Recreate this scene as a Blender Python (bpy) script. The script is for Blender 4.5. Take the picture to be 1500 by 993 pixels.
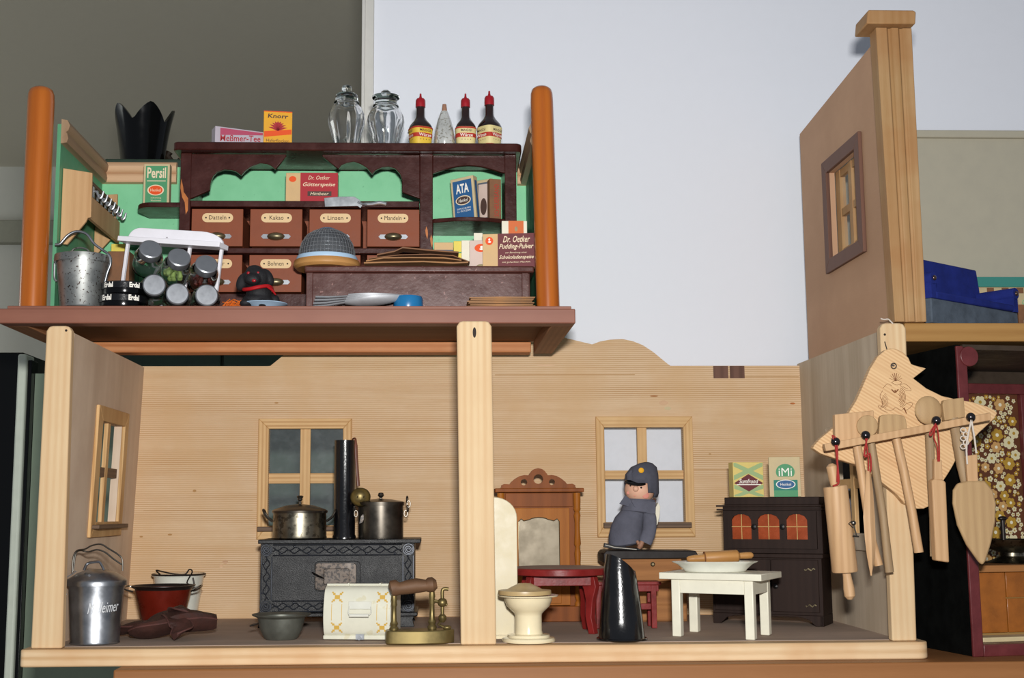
import bpy, bmesh, math, random
from mathutils import Vector, Matrix
random.seed(7)
PI = math.pi
for o in list(bpy.data.objects): bpy.data.objects.remove(o)
SC = bpy.context.scene; COL = SC.collection
# ---------------------------------------------------------------- camera
FPX = 1837.0; YAW = math.radians(2.03); PITCH = math.radians(7.72); CX = 700.0; ROLL = .005
F = Vector((math.sin(YAW)*math.cos(PITCH), math.cos(YAW)*math.cos(PITCH), math.sin(PITCH)))
R = Vector((math.cos(YAW), -math.sin(YAW), 0)); U = R.cross(F)
R, U = R*math.cos(ROLL)-U*math.sin(ROLL), U*math.cos(ROLL)+R*math.sin(ROLL)
def ray(px, py): return F+R*((px-CX)/FPX)+U*(-(py-496.5)/FPX)
q = ray(400, 947); ZC = -q.z/q.y*1.40
def P(px, py, Y):                      # photograph point at depth Y
    q = ray(px, py); return Vector((q.x*Y/q.y, Y, ZC+q.z*Y/q.y))
def G(px, py, z=0):                    # photograph point on the level z
    q = ray(px, py); t = (z-ZC)/q.z; return Vector((q.x*t, q.y*t, z))
def SX(px, py, X):                     # photograph point on the plane x = X
    q = ray(px, py); t = X/q.x; return Vector((X, q.y*t, ZC+q.z*t))
cam = bpy.data.cameras.new('camera'); co = bpy.data.objects.new('camera', cam); COL.objects.link(co)
cam.sensor_width = 36; cam.lens = FPX/1500*36; cam.shift_x = (750-CX)/1500
cam.clip_start = .02; cam.clip_end = 50
m3 = Matrix((R, U, -F)).transposed(); co.matrix_world = Matrix.Translation((0, 0, ZC)) @ m3.to_4x4()
SC.camera = co
# ---------------------------------------------------------------- light
w = bpy.data.worlds.new('world'); SC.world = w; w.use_nodes = True
w.node_tree.nodes['Background'].inputs[0].default_value = (.80, .88, 1, 1)
w.node_tree.nodes['Background'].inputs[1].default_value = .22
def area(name, loc, target, size, power, col=(1, 1, 1)):
    l = bpy.data.lights.new(name, 'AREA'); l.shape = 'RECTANGLE'; l.size = size[0]; l.size_y = size[1]; l.energy = power; l.color = col
    o = bpy.data.objects.new(name, l); COL.objects.link(o); o.location = loc
    o.rotation_euler = (Vector(target)-Vector(loc)).to_track_quat('-Z', 'Y').to_euler(); return o
area('camera_flash', (.02, -.02, ZC+.11), (.06, 1.5, .42), (.06, .035), 24.5, (1, .985, .96))
area('far_room_fill', (-3.6, 3.0, .4), (0, 3.6, .5), (1.2, 1.4), 16, (.96, 1, .95))  # unseen fill lamp, added to brighten the far room and its ceiling
SC.view_settings.view_transform = 'Standard'; SC.view_settings.look = 'None'
SC.view_settings.gamma = 1; SC.view_settings.use_curve_mapping = False; SC.view_settings.exposure = 0.0
# ---------------------------------------------------------------- materials
def lin(c):
    if isinstance(c, str): c = [int(c[i:i+2], 16)/255 for i in (0, 2, 4)]
    return tuple(x/12.92 if x <= .04045 else ((x+.055)/1.055)**2.4 for x in c)+(1,)
class N:
    def __init__(s, name):
        s.m = bpy.data.materials.new(name); s.m.use_nodes = True; s.t = s.m.node_tree; s.b = s.t.nodes['Principled BSDF']; s.tc = None
    def n(s, typ, **k):
        x = s.t.nodes.new(typ)
        for a, v in k.items():
            if a[0] == 'i' and a[1:].isdigit(): x.inputs[int(a[1:])].default_value = v
            else: setattr(x, a, v)
        return x
    def l(s, a, b): s.t.links.new(a, b)
    def co(s, scale=(1, 1, 1)):
        if not s.tc: s.tc = s.n('ShaderNodeTexCoord')
        mp = s.n('ShaderNodeMapping'); mp.inputs['Scale'].default_value = scale; s.l(s.tc.outputs['Object'], mp.inputs[0]); return mp.outputs[0]
    def noise(s, vec, scale, detail=3, rough=.55, dist=0):
        x = s.n('ShaderNodeTexNoise'); x.inputs['Scale'].default_value = scale; x.inputs['Detail'].default_value = detail
        x.inputs['Roughness'].default_value = rough; x.inputs['Distortion'].default_value = dist; s.l(vec, x.inputs['Vector']); return x.outputs['Fac']
    def ramp(s, fac, stops):
        x = s.n('ShaderNodeValToRGB'); e = x.color_ramp.elements
        while len(e) > 1: e.remove(e[-1])
        e[0].position = stops[0][0]; e[0].color = stops[0][1]
        for p, c in stops[1:]: k = e.new(p); k.color = c
        s.l(fac, x.inputs[0]); return x.outputs[0]
    def mix(s, fac, a, b, mode='MIX'):
        x = s.n('ShaderNodeMix', data_type='RGBA', blend_type=mode)
        for i, v in ((0, fac), (6, a), (7, b)):
            if hasattr(v, 'links'): s.l(v, x.inputs[i])
            else: x.inputs[i].default_value = v
        return x.outputs[2]
    def math(s, op, a, b=0):
        x = s.n('ShaderNodeMath', operation=op)
        for i, v in ((0, a), (1, b)):
            if hasattr(v, 'links'): s.l(v, x.inputs[i])
            else: x.inputs[i].default_value = v
        return x.outputs[0]
    def bump(s, h, st, d=.001):
        x = s.n('ShaderNodeBump'); x.inputs['Strength'].default_value = st; x.inputs['Distance'].default_value = d
        s.l(h, x.inputs['Height']); s.l(x.outputs[0], s.b.inputs['Normal'])
    def fin(s, col=None, rough=.5, metal=0, spec=.5, **k):
        if hasattr(col, 'links'): s.l(col, s.b.inputs['Base Color'])
        elif col: s.b.inputs['Base Color'].default_value = col
        if hasattr(rough, 'links'): s.l(rough, s.b.inputs['Roughness'])
        else: s.b.inputs['Roughness'].default_value = rough
        s.b.inputs['Metallic'].default_value = metal; s.b.inputs['Specular IOR Level'].default_value = spec
        for a, v in k.items(): s.b.inputs[a.replace('_', ' ')].default_value = v
        return s.m
def wood(name, light, dark, axis='z', line=130, rough=.6, coat=0, tone=None, tamt=.0, bump=.25, fine=420, wave=.45, knots=0, spec=.3):
    s = N(name); st = {'x': (.035, 1, 1), 'y': (1, .035, 1), 'z': (1, 1, .035)}[axis]
    v = s.co(st); big = s.noise(v, line*.35, 3, .6, .6); fi = s.noise(v, fine*3, 3, .7)
    d = {'x': 'Z', 'y': 'X', 'z': 'X'}[axis]
    wv = s.n('ShaderNodeTexWave', wave_type='BANDS', bands_direction=d); wv.inputs['Scale'].default_value = line*.38
    wv.inputs['Distortion'].default_value = 3.2; wv.inputs['Detail'].default_value = 2.5; wv.inputs['Detail Scale'].default_value = .12
    st2 = {'x': (.08, 1, 1), 'y': (1, .08, 1), 'z': (1, 1, .08)}[axis]
    s.l(s.co(st2), wv.inputs['Vector'])
    pm_ = s.ramp(s.noise(s.co(st2), 28, 2, .5), [(.35, (.15,)*3+(1,)), (.65, (1, 1, 1, 1))])
    wq_ = s.math('ADD', .55, s.math('MULTIPLY', s.math('MULTIPLY', s.math('SUBTRACT', wv.outputs['Fac'], .55), pm_), 1.0))
    f = s.math('ADD', s.math('MULTIPLY', wq_, wave), s.math('MULTIPLY', big, 1-wave))
    f = s.math('ADD', s.math('MULTIPLY', f, .8), s.math('MULTIPLY', fi, .2))
    c = s.ramp(f, [(.25, lin(dark)), (.60, lin(light))])
    if tone:
        pt = s.ramp(s.noise(s.co((1, 1, 1)), 14, 3, .6), [(.38, (0, 0, 0, 1)), (.66, (1, 1, 1, 1))])
        c = s.mix(s.math('MULTIPLY', pt, tamt), c, lin(tone))
    if knots:
        vo = s.n('ShaderNodeTexVoronoi'); vo.inputs['Scale'].default_value = 7; s.l(s.co({'x': (.6, 1, 1.1), 'z': (1.1, 1, .6), 'y': (1, .6, 1)}[axis]), vo.inputs['Vector'])
        k = s.ramp(vo.outputs['Distance'], [(.03, (1, 1, 1, 1)), (.055, (0, 0, 0, 1))]); c = s.mix(s.math('MULTIPLY', k, knots), c, lin('8A5A34'))
    s.bump(f, bump, .0006)
    return s.fin(c, rough, 0, spec, Coat_Weight=coat, Coat_Roughness=.15)
def paint(name, col, rough=.45, var=.06, spec=.5, spots=None, samt=.5, sscale=90, bump=0, bscale=300, coat=0, metal=0, thr=.62):
    s = N(name); c0 = lin(col); a = tuple(x*(1-var*2.2) for x in c0[:3])+(1,); b = tuple(min(1, x*(1+var)) for x in c0[:3])+(1,)
    n0 = s.noise(s.co(), 45, 4, .6); c = s.ramp(n0, [(.3, a), (.7, b)])
    if spots:
        k = s.ramp(s.noise(s.co(), sscale, 3, .6), [(thr, (0, 0, 0, 1)), (thr+.04, (1, 1, 1, 1))]); c = s.mix(s.math('MULTIPLY', k, samt), c, lin(spots))
    if bump: s.bump(s.noise(s.co(), bscale, 3, .6), bump, .0008)
    rr = s.ramp(n0, [(.3, (rough*.8,)*3+(1,)), (.7, (min(1, rough*1.25),)*3+(1,))])
    return s.fin(c, rr, metal, spec, Coat_Weight=coat, Coat_Roughness=.12)
def flatm(name, col, rough=.6, spec=.3): return N(name).fin(lin(col), rough, 0, spec)
def glassm(name, tint='FFFFFF', rough=.02, ior=1.45, mixt=.0):
    s = N(name)
    m = s.fin(lin(tint), rough, 0, .5, Transmission_Weight=1.0, IOR=ior); return m
def pane_mat(name, col='DDE6EA', op=.14, dirt=.12):
    s = N(name); tr = s.n('ShaderNodeBsdfTransparent'); mx = s.n('ShaderNodeMixShader'); s.fin(lin(col), .25, 0, .6)
    k = s.ramp(s.noise(s.co(), 60, 4, .7), [(.45, (op,)*3+(1,)), (.75, (op+dirt,)*3+(1,))]); s.l(k, mx.inputs[0])
    s.l(tr.outputs[0], mx.inputs[1]); s.l(s.b.outputs[0], mx.inputs[2]); s.l(mx.outputs[0], s.t.nodes['Material Output'].inputs[0]); return s.m
MT = {}
def mk(key, fn, *a, **k): MT[key] = fn(key, *a, **k)
mk('pine_wall', wood, 'DABE9C', 'B48B60', 'x', 290, tone='CBA67A', tamt=.5, wave=.62, rough=.8, spec=.12, knots=.55)
mk('pine_post', wood, 'D9BF98', 'C5A076', 'z', 110, tone='CAA880', tamt=.3, rough=.7, wave=.25, spec=.15)
mk('pine_grey', wood, 'DEC8B0', 'C0A890', 'z', 60, tone='C8AE96', tamt=.5, wave=.15, spec=.1, rough=.75)
mk('pine_pale', wood, 'D0C0AA', 'A89680', 'z', 90, tone='B6A48C', tamt=.5, wave=.3, spec=.1, rough=.75)
mk('pine_floor', wood, 'B5A090', '9C8A7C', 'x', 30, tone='A08E80', tamt=.6, rough=.8, wave=.05, spec=.1)
mk('pine_edge', wood, 'DEC19A', 'C09A6C', 'x', 90, tone='C2905F', tamt=.4, knots=.8, rough=.65)
mk('pine_frame', wood, 'D9B37F', 'B0824E', 'z', 150, tone='B88950', tamt=.35, rough=.6)
mk('pine_frame_x', wood, 'D9B37F', 'B0824E', 'x', 150, tone='B88950', tamt=.35, rough=.6)
mk('sill_dark', wood, '6E5744', '4A382B', 'x', 150, rough=.6)
mk('plate_red', wood, '8A5A49', '774B3C', 'x', 50, tone='7C4C3D', tamt=.4, rough=.5, wave=.12)
mk('plate_side', wood, '9C6E4C', '744B31', 'y', 120, tone='7E5638', tamt=.5, rough=.6, wave=.3)
mk('plate_under', wood, '8B5F38', '6B4424', 'x', 60, rough=.7, wave=.3)
mk('rail_orange', wood, 'C98B5C', 'A4602F', 'x', 90, rough=.6, tone='B5703E', tamt=.6)
mk('dowel', wood, 'B0601C', '8E440F', 'z', 60, rough=.28, coat=.5, bump=.05, wave=.3)
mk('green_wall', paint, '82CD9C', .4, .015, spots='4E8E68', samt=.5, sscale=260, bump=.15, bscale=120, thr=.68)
mk('green_side', paint, '579A72', .5, .02, spots='3E7A58', samt=.4, sscale=240, bump=.15, bscale=120, thr=.66)  # darker copy of the wall green: side walls' grazing shade put into the colour
mk('mould', wood, 'D2AC87', 'B38A66', 'x', 60, rough=.5, bump=.1)
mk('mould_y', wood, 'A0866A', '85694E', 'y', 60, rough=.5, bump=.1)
mk('darkbrown', paint, '401D18', .3, .15, spots='321510', samt=.5, sscale=70, bump=.3, bscale=160, spec=.35)
mk('drawer', paint, '86482F', .5, .04, spec=.25, bump=.12, bscale=200)
mk('chip', paint, 'B86A2A', .5, .2)
mk('counter', paint, '54302A', .3, .1, spots='96706A', samt=.7, sscale=230, bump=.16, bscale=220, thr=.66, spec=.4)
mk('tagplate', flatm, 'DDBE90', .5)
mk('ink', flatm, '2B211C', .7)
mk('white_ink', flatm, 'F2EEE4', .6)
mk('cream_ink', flatm, 'E9D5B4', .6)
mk('brass_old', paint, '84785C', .36, .15, metal=.8)
mk('brass', paint, '84744A', .42, .15, metal=.75)
mk('steel', paint, 'B9BCC0', .3, .08, metal=.75)
mk('alu', paint, 'A2A5AA', .33, .12, metal=.95); mk('alu_light', paint, 'B6B8BC', .4, .06, metal=.45)
mk('tin_lid', paint, '9A9DA2', .38, .05, metal=.75)
mk('zinc', paint, 'A3A5A2', .4, .12, metal=.85, spots='3E2A22', samt=.95, sscale=330, thr=.60)
mk('pewter', paint, '8E8878', .33, .25, metal=1, spots='4A443A', samt=.7, sscale=120, thr=.55)
mk('pot_dark', paint, '5E5850', .33, .2, metal=.9)
mk('basin_grey', paint, '6C6E66', .45, .12, metal=.6)
mk('black_gloss', paint, '030304', .14, .05, coat=.15, spec=.3)
mk('black_iron', paint, '0C0D10', .42, .3, bump=.7, bscale=700, spec=.45)
mk('black_enamel', paint, '0D0D10', .2, .15, bump=.25, bscale=400, coat=.4)
mk('black_side', paint, '0A0B0A', .85, .2, bump=.1, spec=.08)
mk('black_paint', flatm, '0E0D0D', .3)
mk('cream_enamel', paint, 'D8D6C4', .22, .03, spots='C9BE93', samt=.4, sscale=60)
mk('toilet', paint, 'E8DAB6', .16, .02, coat=.4)
mk('toilet_back', paint, 'CFC3A2', .45, .04)
mk('tan_lid', paint, 'B89E70', .4, .08)
mk('white_enamel', paint, 'D8D8CC', .2, .03, coat=.4)
mk('red_enamel', paint, '641A0E', .3, .12, coat=.15, spec=.35)
mk('red_paint', paint, '7E2220', .36, .12, bump=.2, bscale=200, spec=.3, spots='5E1A18', samt=.5, sscale=70)
mk('dark_rim', paint, '2E2724', .4, .1, metal=.5)
mk('mitten', paint, '3C1C13', .75, .25, bump=.6, bscale=250)
mk('mitten_seam', paint, '54302A', .7, .2, bump=.6, bscale=500)
mk('glass', glassm, 'FFFFFF'); mk('glass_green', glassm, 'F2F7F2')
mk('bottle_brown', paint, '241009', .08, .2, coat=.8)
mk('red_cap', paint, '9E1420', .35, .08)
mk('sauce_yellow', paint, 'E2BC3C', .5, .06); mk('sauce_cream', paint, 'DFCF92', .5, .06)
mk('print_red', flatm, 'B03226'); mk('print_yellow', flatm, 'E8A91E'); mk('print_orange', flatm, 'E2531F')
mk('print_pink', flatm, 'B04C66'); mk('print_green', flatm, '4E9468'); mk('print_blue', flatm, '2C5C8C'); mk('print_maroon', flatm, '6A3236')
mk('print_grey', flatm, '5C6470'); mk('print_redbrown', flatm, 'A82C34'); mk('print_brown', flatm, '4E3A34')
mk('card', paint, 'C9B78F', .7, .05); mk('card_tan', paint, 'D2AE7C', .7, .05); mk('card_pink', paint, 'D3BDB2', .7, .04)
mk('card_lilac', paint, 'B7AEB8', .6, .05); mk('card_yellow', paint, 'E3A41C', .6, .05); mk('card_orange', paint, 'D2672C', .6, .05)
mk('card_white', paint, 'E6E0CC', .7, .04); mk('card_straw', paint, 'DCC676', .7, .05); mk('card_lemon', paint, 'E4D05A', .7, .05)
mk('kraft', paint, '83593A', .7, .15, bump=.3, bscale=60); mk('manila', paint, 'A1744A', .7, .12, bump=.2, bscale=80)
mk('white_paint', paint, 'ECEAF0', .4, .02); mk('white_table', paint, 'E6E2CE', .35, .03)
mk('teal', flatm, '3F8A80'); mk('blue_plastic', paint, '1C6CA0', .25, .05); mk('blue_felt', paint, '25317C', .9, .12, bump=.4, bscale=700, spec=.1)
mk('grey_felt', paint, '5A6470', .95, .15, bump=.4, bscale=700, spec=.1)
mk('doll_felt', paint, '62636F', .95, .12, bump=.5, bscale=800, spec=.1)
mk('doll_felt_dark', paint, '565762', .95, .12, bump=.5, bscale=800, spec=.1)
mk('skin', paint, 'E0AE92', .55, .03); mk('cheek', paint, 'D58876', .6, .05); mk('skin_dark', paint, '9A7058', .6, .08)
mk('leather', paint, '6A3A26', .5, .15)
mk('mahogany', wood, '8E4E1E', '62320F', 'z', 50, rough=.5, coat=0, wave=.2, bump=.08, spec=.15); mk('honey_oak', wood, 'AE6C28', '864912', 'z', 50, rough=.5, coat=0, wave=.2, bump=.08, spec=.15)
mk('mirror', paint, '7C7260', .42, .04, metal=.3, spec=.25)
mk('chest_wood', wood, 'A87446', '7E5230', 'x', 60, rough=.6, spec=.15, wave=.3); mk('chest_top', paint, '221C1A', .5, .12, spec=.25)
mk('hutch', wood, '2E211C', '1E1411', 'z', 90, rough=.6, bump=.25, wave=.15, spec=.15); mk('hutch_glass', paint, '9C4218', .25, .15)
mk('gold_line', flatm, 'C9A869')
mk('beech', wood, 'C9A37A', 'AE875F', 'z', 120, rough=.5, bump=.12, wave=.3); mk('beech_pale', wood, 'B8996F', '9C7C58', 'z', 90, rough=.6, bump=.12, wave=.3)
mk('beech_grey', wood, 'A58C6C', '84694A', 'z', 90, rough=.6, bump=.12, wave=.3); mk('beech_x', wood, 'B98850', '94642F', 'x', 90, rough=.45, wave=.3)
mk('rack_beech', wood, 'C9A276', 'AE8458', 'z', 100, rough=.6, wave=.2)
mk('burnt', flatm, '7A4A28'); mk('string_red', flatm, '9C2A26'); mk('string_white', flatm, 'CFC4B8')
mk('ball', paint, '4A4648', .2, .05, metal=.9); mk('wire', paint, '77736C', .3, .1, metal=1); mk('iron_handle', wood, '73543C', '4E3726', 'x', 60, rough=.6)
mk('mdf', wood, 'C29C7E', 'AE8A6E', 'y', 14, rough=.8, wave=.1, tone='B08C70', tamt=.4, bump=.04, spec=.15)
mk('walnut', wood, '6E4E40', '54382D', 'z', 60, rough=.6); mk('column', wood, 'B4926A', '987448', 'z', 90, rough=.6, tone='9E7046', tamt=.6, wave=.2, spec=.15)
mk('shelf_oak', wood, 'A67E48', '8C6230', 'x', 70, rough=.6, wave=.3); mk('cream_panel', paint, 'B6B09D', .8, .02, bump=.1)
mk('maroon', paint, '64292B', .4, .12, bump=.2); mk('brown_back', paint, '3A2D20', .6, .1)
mk('wallpaper', paint, '5E3216', .7, .1); mk('tile', paint, '9A5A1E', .3, .12, coat=.2); mk('grout', flatm, '9C7A48')
mk('wall_white', paint, 'E9ECF4', .9, .004, bump=.1, bscale=180); mk('trim_white', paint, 'D4D2CC', .5, .02)
mk('far_ceiling', paint, 'D8D4C4', .9, .01); mk('far_wall', paint, 'D4D4CC', .9, .01); mk('far_band', paint, 'A2A294', .8, .05)
mk('far_black', flatm, '08090A', .25); mk('glass_frame', paint, 'A4B8A0', .5, .02); mk('pale_frame', paint, 'EAF3E2', .5, .02); mk('knot_brown', flatm, 'AE8452', .7); mk('emboss', flatm, 'D4D6D8', .3); mk('iron_relief_lit', paint, '34373E', .32, .2, metal=.5); mk('green_dark', paint, '3E5546', .6, .1); mk('floor_room', wood, '8C6A48', '6C4E32', 'y', 8, rough=.6)  # stove relief iron: black iron lightened, silvery highlights put into the colour
mk('table_oak', wood, '9C6A40', '83552E', 'x', 40, rough=.5, wave=.25, tone='8E5E36', tamt=.4)
mk('pane', pane_mat, 'C6D2D8', .10, .05); mk('candy_green', paint, 'A8BE6E', .6, .1); mk('candy_red', paint, '6A1E14', .6, .1); mk('candy_mint', paint, '8FBFA0', .6, .1)
mk('mesh_dark', paint, '55585C', .5, .1, bump=1, bscale=1400, metal=.3); mk('blue_rim', flatm, 'A9C4DC', .4); mk('blue_grey', paint, '4A6078', .4, .1)
mk('dog', paint, '141418', .7, .3, bump=.6, bscale=500); mk('ribbon', flatm, 'A8161C', .5); mk('shaving', flatm, 'D0661C', .6)
mk('blackwhite', flatm, 'C9C3B6', .5)
# ---------------------------------------------------------------- mesh kit
_tc = {}
def glyphs(s, shear=0, bold=0):
    k = (s, shear, bold)
    if k in _tc: return _tc[k]
    c = bpy.data.curves.new('t', 'FONT'); c.body = s; c.resolution_u = 2; c.shear = shear; c.offset = bold; c.fill_mode = 'FRONT' if hasattr(c, 'fill_mode') else c.fill_mode
    o = bpy.data.objects.new('t', c); COL.objects.link(o); bpy.context.view_layer.update()
    me = o.evaluated_get(bpy.context.evaluated_depsgraph_get()).to_mesh()
    v = [(p.co.x, p.co.y) for p in me.vertices]; f = [list(p.vertices) for p in me.polygons]
    bpy.data.objects.remove(o); bpy.data.curves.remove(c)
    if v:
        x0 = min(a for a, b in v); x1 = max(a for a, b in v); y0 = min(b for a, b in v); y1 = max(b for a, b in v)
        v = [((a-x0)/(x1-x0)-.5, (b-y0)/(y1-y0)-.5) for a, b in v]
    _tc[k] = (v, f); return _tc[k]
class M:
    def __init__(s, o=(0, 0, 0)): s.v = []; s.f = []; s.sm = []; s.mi = []; s.cur = 0; s.T = Matrix.Translation(-Vector(o)); s.st = []
    def push(s, m): s.st.append(s.T); s.T = s.T @ m; return s
    def pop(s): s.T = s.st.pop(); return s
    def add(s, vs, fs, smooth=False):
        n = len(s.v); s.v += [s.T @ Vector(p) for p in vs]; s.f += [[i+n for i in f] for f in fs]; s.sm += [smooth]*len(fs); s.mi += [s.cur]*len(fs); return s
    def box(s, x0, x1, y0, y1, z0, z1):
        return s.add([(x, y, z) for x in (x0, x1) for y in (y0, y1) for z in (z0, z1)],
                     [(0, 1, 3, 2), (4, 6, 7, 5), (0, 4, 5, 1), (2, 3, 7, 6), (0, 2, 6, 4), (1, 5, 7, 3)])
    def prism(s, pts, a, b, axis='y', smooth=False):
        g = {'y': lambda p, t: (p[0], t, p[1]), 'x': lambda p, t: (t, p[0], p[1]), 'z': lambda p, t: (p[0], p[1], t)}[axis]
        n = len(pts); s.add([g(p, a) for p in pts]+[g(p, b) for p in pts], [list(range(n)), list(range(2*n-1, n-1, -1))])
        return s.add([g(p, a) for p in pts]+[g(p, b) for p in pts], [(i, (i+1) % n, (i+1) % n+n, i+n) for i in range(n)], smooth)
    def loft(s, rings, cap=True, closed=False, smooth=True):
        n = len(rings[0]); k = len(rings); vs = [p for r in rings for p in r]; fs = []
        for j in range(k if closed else k-1):
            a = j*n; b = ((j+1) % k)*n
            fs += [(a+i, a+(i+1) % n, b+(i+1) % n, b+i) for i in range(n)]
        s.add(vs, fs, smooth)
        if cap and not closed: s.add(rings[0], [list(range(n-1, -1, -1))]); s.add(rings[-1], [list(range(n))])
        return s
    def lathe(s, prof, seg=32, c=(0, 0, 0), ax='z', sy=1):
        rings = []
        for r, z in prof:
            r = max(r, 1e-5); rg = []
            for i in range(seg):
                t = 2*PI*i/seg; a, b = r*math.cos(t), r*math.sin(t)*sy
                rg.append({'z': (c[0]+a, c[1]+b, c[2]+z), 'x': (c[0]+z, c[1]+a, c[2]+b), 'y': (c[0]+a, c[1]+z, c[2]-b)}[ax])
            rings.append(rg)
        return s.loft(rings, False)
    def tube(s, pts, r, seg=8, closed=False, cap=True, flat=1):
        pts = [Vector(p) for p in pts]; n = len(pts); rings = []; up = None
        for i, p in enumerate(pts):
            a = pts[(i-1) % n] if closed or i else p; b = pts[(i+1) % n] if closed or i < n-1 else p
            t = (b-a).normalized()
            if up is None: up = Vector((0, 0, 1)) if abs(t.z) < .9 else Vector((0, 1, 0))
            side = t.cross(up).normalized(); up = side.cross(t).normalized()
            rr = r[i] if isinstance(r, (list, tuple)) else r
            rings.append([p+side*rr*math.cos(2*PI*k/seg)+up*rr*flat*math.sin(2*PI*k/seg) for k in range(seg)])
        return s.loft(rings, cap, closed)
    def ell(s, c, rx, ry=None, rz=None, seg=20, rg=12):
        ry = ry or rx; rz = rz or rx; rings = []
        for j in range(rg+1):
            t = -PI/2+PI*j/rg; cr = max(math.cos(t), 1e-4)
            rings.append([(c[0]+rx*cr*math.cos(2*PI*i/seg), c[1]+ry*cr*math.sin(2*PI*i/seg), c[2]+rz*math.sin(t)) for i in range(seg)])
        return s.loft(rings, False)
    def flat(s, pts, y): return s.add([(p[0], y, p[1]) for p in pts], [list(range(len(pts)))])
    def rect(s, x0, x1, z0, z1, y): return s.flat([(x0, z0), (x1, z0), (x1, z1), (x0, z1)], y)
    def oval(s, cx, cz, rx, rz, y, n=24, e=2): return s.flat([(cx+rx*abs(math.cos(t))**(2/e)*(1 if math.cos(t) > 0 else -1), cz+rz*abs(math.sin(t))**(2/e)*(1 if math.sin(t) > 0 else -1)) for t in [2*PI*i/n for i in range(n)]], y)
    def text(s, t, cx, cz, w, h, y, shear=0, bold=0):
        v, f = glyphs(t, shear, bold); return s.add([(cx+a*w, y, cz+b*h) for a, b in v], f)
    def build(s, name, mats, parent=None, bev=0, sub=0, rem=0, sharp=38, seg=2):
        me = bpy.data.meshes.new(name); me.from_pydata([tuple(p) for p in s.v], [], s.f)
        me.polygons.foreach_set('use_smooth', s.sm); me.polygons.foreach_set('material_index', s.mi)
        if not isinstance(mats, (list, tuple)): mats = [mats]
        for k in mats: me.materials.append(MT[k])
        bm = bmesh.new(); bm.from_mesh(me)
        if not rem: bmesh.ops.remove_doubles(bm, verts=bm.verts, dist=1e-6)
        bmesh.ops.recalc_face_normals(bm, faces=bm.faces); bm.to_mesh(me); bm.free()
        me.set_sharp_from_angle(angle=math.radians(sharp)); me.update()
        o = bpy.data.objects.new(name, me); COL.objects.link(o)
        if parent: o.parent = parent
        if bev:
            d = o.modifiers.new('bevel', 'BEVEL'); d.width = bev; d.segments = seg; d.limit_method = 'ANGLE'; d.angle_limit = math.radians(40); d.harden_normals = False
        if rem:
            d = o.modifiers.new('remesh', 'REMESH'); d.mode = 'VOXEL'; d.voxel_size = rem; d.use_smooth_shade = True
            d = o.modifiers.new('smooth', 'SMOOTH'); d.iterations = 6; d.factor = .6
        if sub: d = o.modifiers.new('subdivision', 'SUBSURF'); d.levels = sub; d.render_levels = sub
        return o
def tag(o, label, cat, group=None):
    o['label'] = label; o['category'] = cat
    if group: o['group'] = group
    return o
def thing(name, label, cat, loc=(0, 0, 0), rz=0, group=None):
    o = bpy.data.objects.new(name, None); COL.objects.link(o); o.empty_display_size = .01; o.location = loc; o.rotation_euler = (0, 0, rz)
    return tag(o, label, cat, group)
def solo(m, name, mats, label, cat, loc=None, rz=0, group=None, **k):
    o = m.build(name, mats, None, **k)
    if loc is not None: o.location = loc; o.rotation_euler = (0, 0, rz)
    return tag(o, label, cat, group)
def struct(m, name, mats, **k): o = m.build(name, mats, None, **k); o['kind'] = 'structure'; return o
def sub(o, label): o['label'] = label; return o
def kids(o): return [c for c in bpy.data.objects if c.parent == o]
def dup(root, loc, rz=None, label=None, group=None):
    def cp(o, par):
        c = o.copy(); COL.objects.link(c); c.parent = par
        for k in kids(o): cp(k, c)
        return c
    r = cp(root, None); r.location = loc
    if rz is not None: r.rotation_euler = (0, 0, rz)
    if label: r['label'] = label
    if group: r['group'] = group
    return r
def arc(cx, cz, r, a0, a1, n, rz=None): rz = rz or r; return [(cx+r*math.cos(math.radians(a0+(a1-a0)*i/n)), cz+rz*math.sin(math.radians(a0+(a1-a0)*i/n))) for i in range(n+1)]
def pp(pts, Y, o): return [(P(x, y, Y)-Vector(o)).xz for x, y in pts]      # outline in metres about o
def RX(a): return Matrix.Rotation(a, 4, 'X')
def RY(a): return Matrix.Rotation(a, 4, 'Y')
def RZ(a): return Matrix.Rotation(a, 4, 'Z')
def TR(*p): return Matrix.Translation(p)
def smoothpts(pts, n=4, closed=True):         # Catmull-Rom through 2D/3D points
    out = []; k = len(pts); pts = [Vector(p) for p in pts]
    for i in range(k if closed else k-1):
        p0, p1, p2, p3 = (pts[(i-1) % k], pts[i], pts[(i+1) % k], pts[(i+2) % k]) if closed else (pts[max(i-1, 0)], pts[i], pts[i+1], pts[min(i+2, k-1)])
        for j in range(n):
            t = j/n; out.append(.5*((2*p1)+(p2-p0)*t+(2*p0-5*p1+4*p2-p3)*t*t+(3*p1-p0-3*p2+p3)*t**3))
    if not closed: out.append(pts[-1])
    return out
def holed(m, a0, a1, z0, top, holes, y0, y1, axis='y', n=24):
    # a board from a0 to a1 with a free upper profile and rectangular openings, as abutting strips
    br = sorted(set([a0, a1]+[h[i] for h in holes for i in (0, 1)]))
    for p, q in zip(br[:-1], br[1:]):
        k = max(2, int(n*(q-p)/(a1-a0)));
        if not callable(top): up = [(p, top), (q, top)]
        else: up = [(p+(q-p)*i/k, top(p+(q-p)*i/k)) for i in range(k+1)]
        hs = [h for h in holes if h[0] <= p+1e-6 and h[1] >= q-1e-6]
        if hs:
            h = hs[0]; m.prism([(p, z0), (q, z0), (q, h[2]), (p, h[2])], y0, y1, axis); lo = h[3]
        else: lo = z0
        m.prism([(p, lo), (q, lo)]+up[::-1], y0, y1, axis)
    return m
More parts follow.
